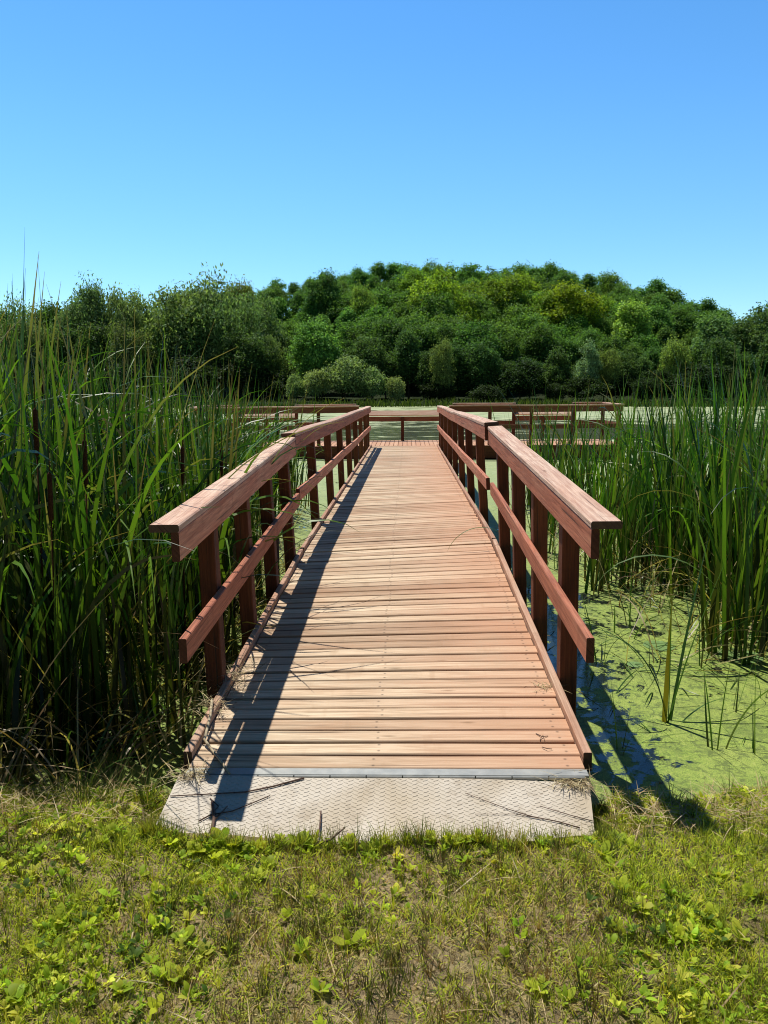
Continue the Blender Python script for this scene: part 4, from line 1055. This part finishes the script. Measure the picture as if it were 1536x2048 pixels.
# hilltop row
px = 470
while px < 1440:
    Y = rt.uniform(116, 124)
    kd = rt.choice(['broad', 'tall', 'tall', 'tall', 'maple'])
    put(kd, px, Y, sky_y(px) + rt.uniform(-9, 9), 1.0 if kd != 'tall' else 1.1, color=(0.054, 0.098, 0.022) if kd != 'maple' else (0.075, 0.125, 0.020))
    px += rt.uniform(26, 38)
# second row down the hill
px = 500
while px < 1400:
    Y = rt.uniform(103, 110)
    bright = 780 < px < 1260
    kd = rt.choice(['maple', 'maple', 'broad'] if bright else ['broad', 'broad', 'tall'])
    put(kd, px, Y, sky_y(px) + rt.uniform(14, 40), 1.05)
    px += rt.uniform(40, 62)
# third row
px = 480
while px < 1440:
    Y = rt.uniform(91, 98)
    bright = 740 < px < 1240
    kd = rt.choice(['maple', 'broad', 'broad'] if bright else ['broad', 'tall', 'broad'])
    put(kd, px, Y, sky_y(px) + rt.uniform(55, 92), 1.05)
    px += rt.uniform(44, 66)
# filler rows between
for (ya_, yb_, da, db) in ((110, 115, 6, 22), (98, 103, 34, 62), (87, 91, 78, 118)):
    px = 500
    while px < 1420:
        put(rt.choice(['broad', 'tall', 'broad']), px, rt.uniform(ya_, yb_), sky_y(px) + rt.uniform(da, db), 1.15, color=(0.052, 0.094, 0.022))
        px += rt.uniform(46, 70)
# fourth row
px = -260
while px < 1800:
    Y = rt.uniform(81, 87)
    if px < 540:
        kd = rt.choice(['willow', 'broad', 'broad']); top = sky_y(px) + rt.uniform(6, 30)
        put(kd, px, Y, top, 0.9, color=(0.055, 0.085, 0.028) if kd != 'willow' else None)
    elif px > 1400:
        put(rt.choice(['broad', 'tall', 'maple']), px, Y, sky_y(px) + rt.uniform(-10, 10), 1.0, color=(0.058, 0.09, 0.032))
    else:
        put(rt.choice(['broad', 'broad', 'maple']), px, Y, sky_y(px) + rt.uniform(98, 140), 0.95, color=(0.045, 0.082, 0.020))
    px += rt.uniform(42, 66)
# shore row, branches down to the water
px = -300
while px < 1850:
    Y = rt.uniform(74.5, 78)
    if px < 540:
        top = sky_y(px) + rt.uniform(45, 120); kd = rt.choice(['willow', 'broad', 'broad'])
    elif px > 1400: top = sky_y(px) + rt.uniform(40, 90); kd = rt.choice(['broad', 'tall'])
    else: top = sky_y(px) + rt.uniform(130, 190); kd = rt.choice(['broad', 'broad', 'tall'])
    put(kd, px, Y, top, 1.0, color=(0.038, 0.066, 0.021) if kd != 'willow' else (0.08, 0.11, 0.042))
    px += rt.uniform(36, 56)
# trees one can single out
put('willow', 408, 79, 541, 1.10, label='tallest spreading willow with dark visible limbs on the far shore left of the hill', group=None, color=(0.10, 0.135, 0.055))
put('willow', 470, 78, 585, 0.9, label='willow drooping to the right of the tallest spreading willow', group=None, color=(0.095, 0.13, 0.05))
put('willow', 195, 80, 556, 0.75, label='thin airy willow with sky showing through, near the left end of the far shore', group=None, color=(0.09, 0.12, 0.055))
put('willow', 268, 80, 563, 0.75, label='sparse willow between the airy willow and the gap of sky', group=None, color=(0.085, 0.115, 0.05))
put('broad', 482, 92, 545, 0.7, label='olive-topped tree rising just behind the willows', group=None, color=(0.085, 0.10, 0.03))
put('broad', 650, 100, 528, 0.75, label='dark pointed tree standing above its neighbours at the left shoulder of the hill', group=None, color=(0.045, 0.078, 0.022))
put('maple', 728, 94, 565, 0.55, label='small yellowish tree high on the left slope of the hill', group=None, color=(0.115, 0.14, 0.03))
put('maple', 1125, 97, 556, 1.2, label='brightest yellow green spreading tree near the top right of the hill', group=None, color=(0.135, 0.18, 0.016))
put('maple', 865, 98, 540, 1.1, label='bright yellow green round tree near the top centre of the hill', group=None, color=(0.11, 0.16, 0.018))
put('maple', 1000, 100, 548, 1.1, label='bright green tree between the two brightest crowns at the hilltop', group=None, color=(0.11, 0.155, 0.018))
put('tall', 1252, 90, 580, 1.0, label='pale yellow green upright tree on the right slope of the hill', group=None, color=(0.125, 0.16, 0.035))
put('broad', 635, 76, 628, 0.95, label='rounded bright green tree above the pale shrubs at the far shore', group=None, color=(0.07, 0.115, 0.03))
put('maple', 882, 73.5, 676, 0.55, label='slim olive tree in front of the dark woods right of the pale shrubs', group=None, color=(0.115, 0.135, 0.045))
put('maple', 1210, 74, 690, 0.6, label='light olive tree at the right foot of the hill', group=None, color=(0.105, 0.135, 0.04))
put('tall', 1170, 74, 662, 0.8, label='grey green narrow tree at the right foot of the hill', group=None, color=(0.08, 0.11, 0.06))
put('maple', 1340, 75, 672, 0.7, label='yellowish rounded tree low in the right-hand woods', group=None, color=(0.11, 0.135, 0.035))
for (px, Y, top, w, lab) in [(690, 71.5, 706, 0.9, 'largest pale grey green shrub at the far waterline behind the left railing'), (745, 71.0, 735, 0.9, 'pale shrub just right of the largest pale shrub at the waterline'),
                             (790, 70.8, 752, 0.75, 'small rounded pale shrub nearest the centre of the far waterline'), (640, 71.2, 735, 0.9, 'pale shrub left of the largest pale shrub at the waterline'), (595, 71.4, 750, 0.8, 'low pale shrub at the left end of the pale shrub group')]:
    put('shrub', px, Y, top, w, label=lab, group=None)
for px in (905, 960, 1020, 845, 560, 510, 1100, 1160, 1230, 1285, 1330, 1380, 1420, 1460, 1500, 1560, 420, 375, 330, 285, 240, 190, 130, 85, 40, -20):
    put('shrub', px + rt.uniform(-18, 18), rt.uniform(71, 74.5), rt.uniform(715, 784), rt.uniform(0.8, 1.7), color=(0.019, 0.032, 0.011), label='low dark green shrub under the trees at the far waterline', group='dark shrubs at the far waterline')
# far shore grass
n = 9000; x = U(-60, 60, n); y = shore_y(x) + U(-2.6, 1.2, n)
z = np.maximum(ground_z(x, y), WATER) - 0.05
c = pick_cols(n, [(0.05, 0.095, 0.02), (0.075, 0.12, 0.03), (0.035, 0.065, 0.016)], [3, 2, 2])
tag(obj('shore_reeds', blade_mesh('shore_reeds', [blades(np.stack([x, y, z], -1), U(0.35, 0.95, n), U(0.06, 0.14, n), U(0, 6.28, n), U(0, 0.3, n), U(0.3, 1.4, n), U(1, 2, n), c, 3, U(-1, 1, n))], M_grass)),
    'bright green reeds and grass lining the far shore', 'shore grass', kind='stuff')
bpy.context.view_layer.update()
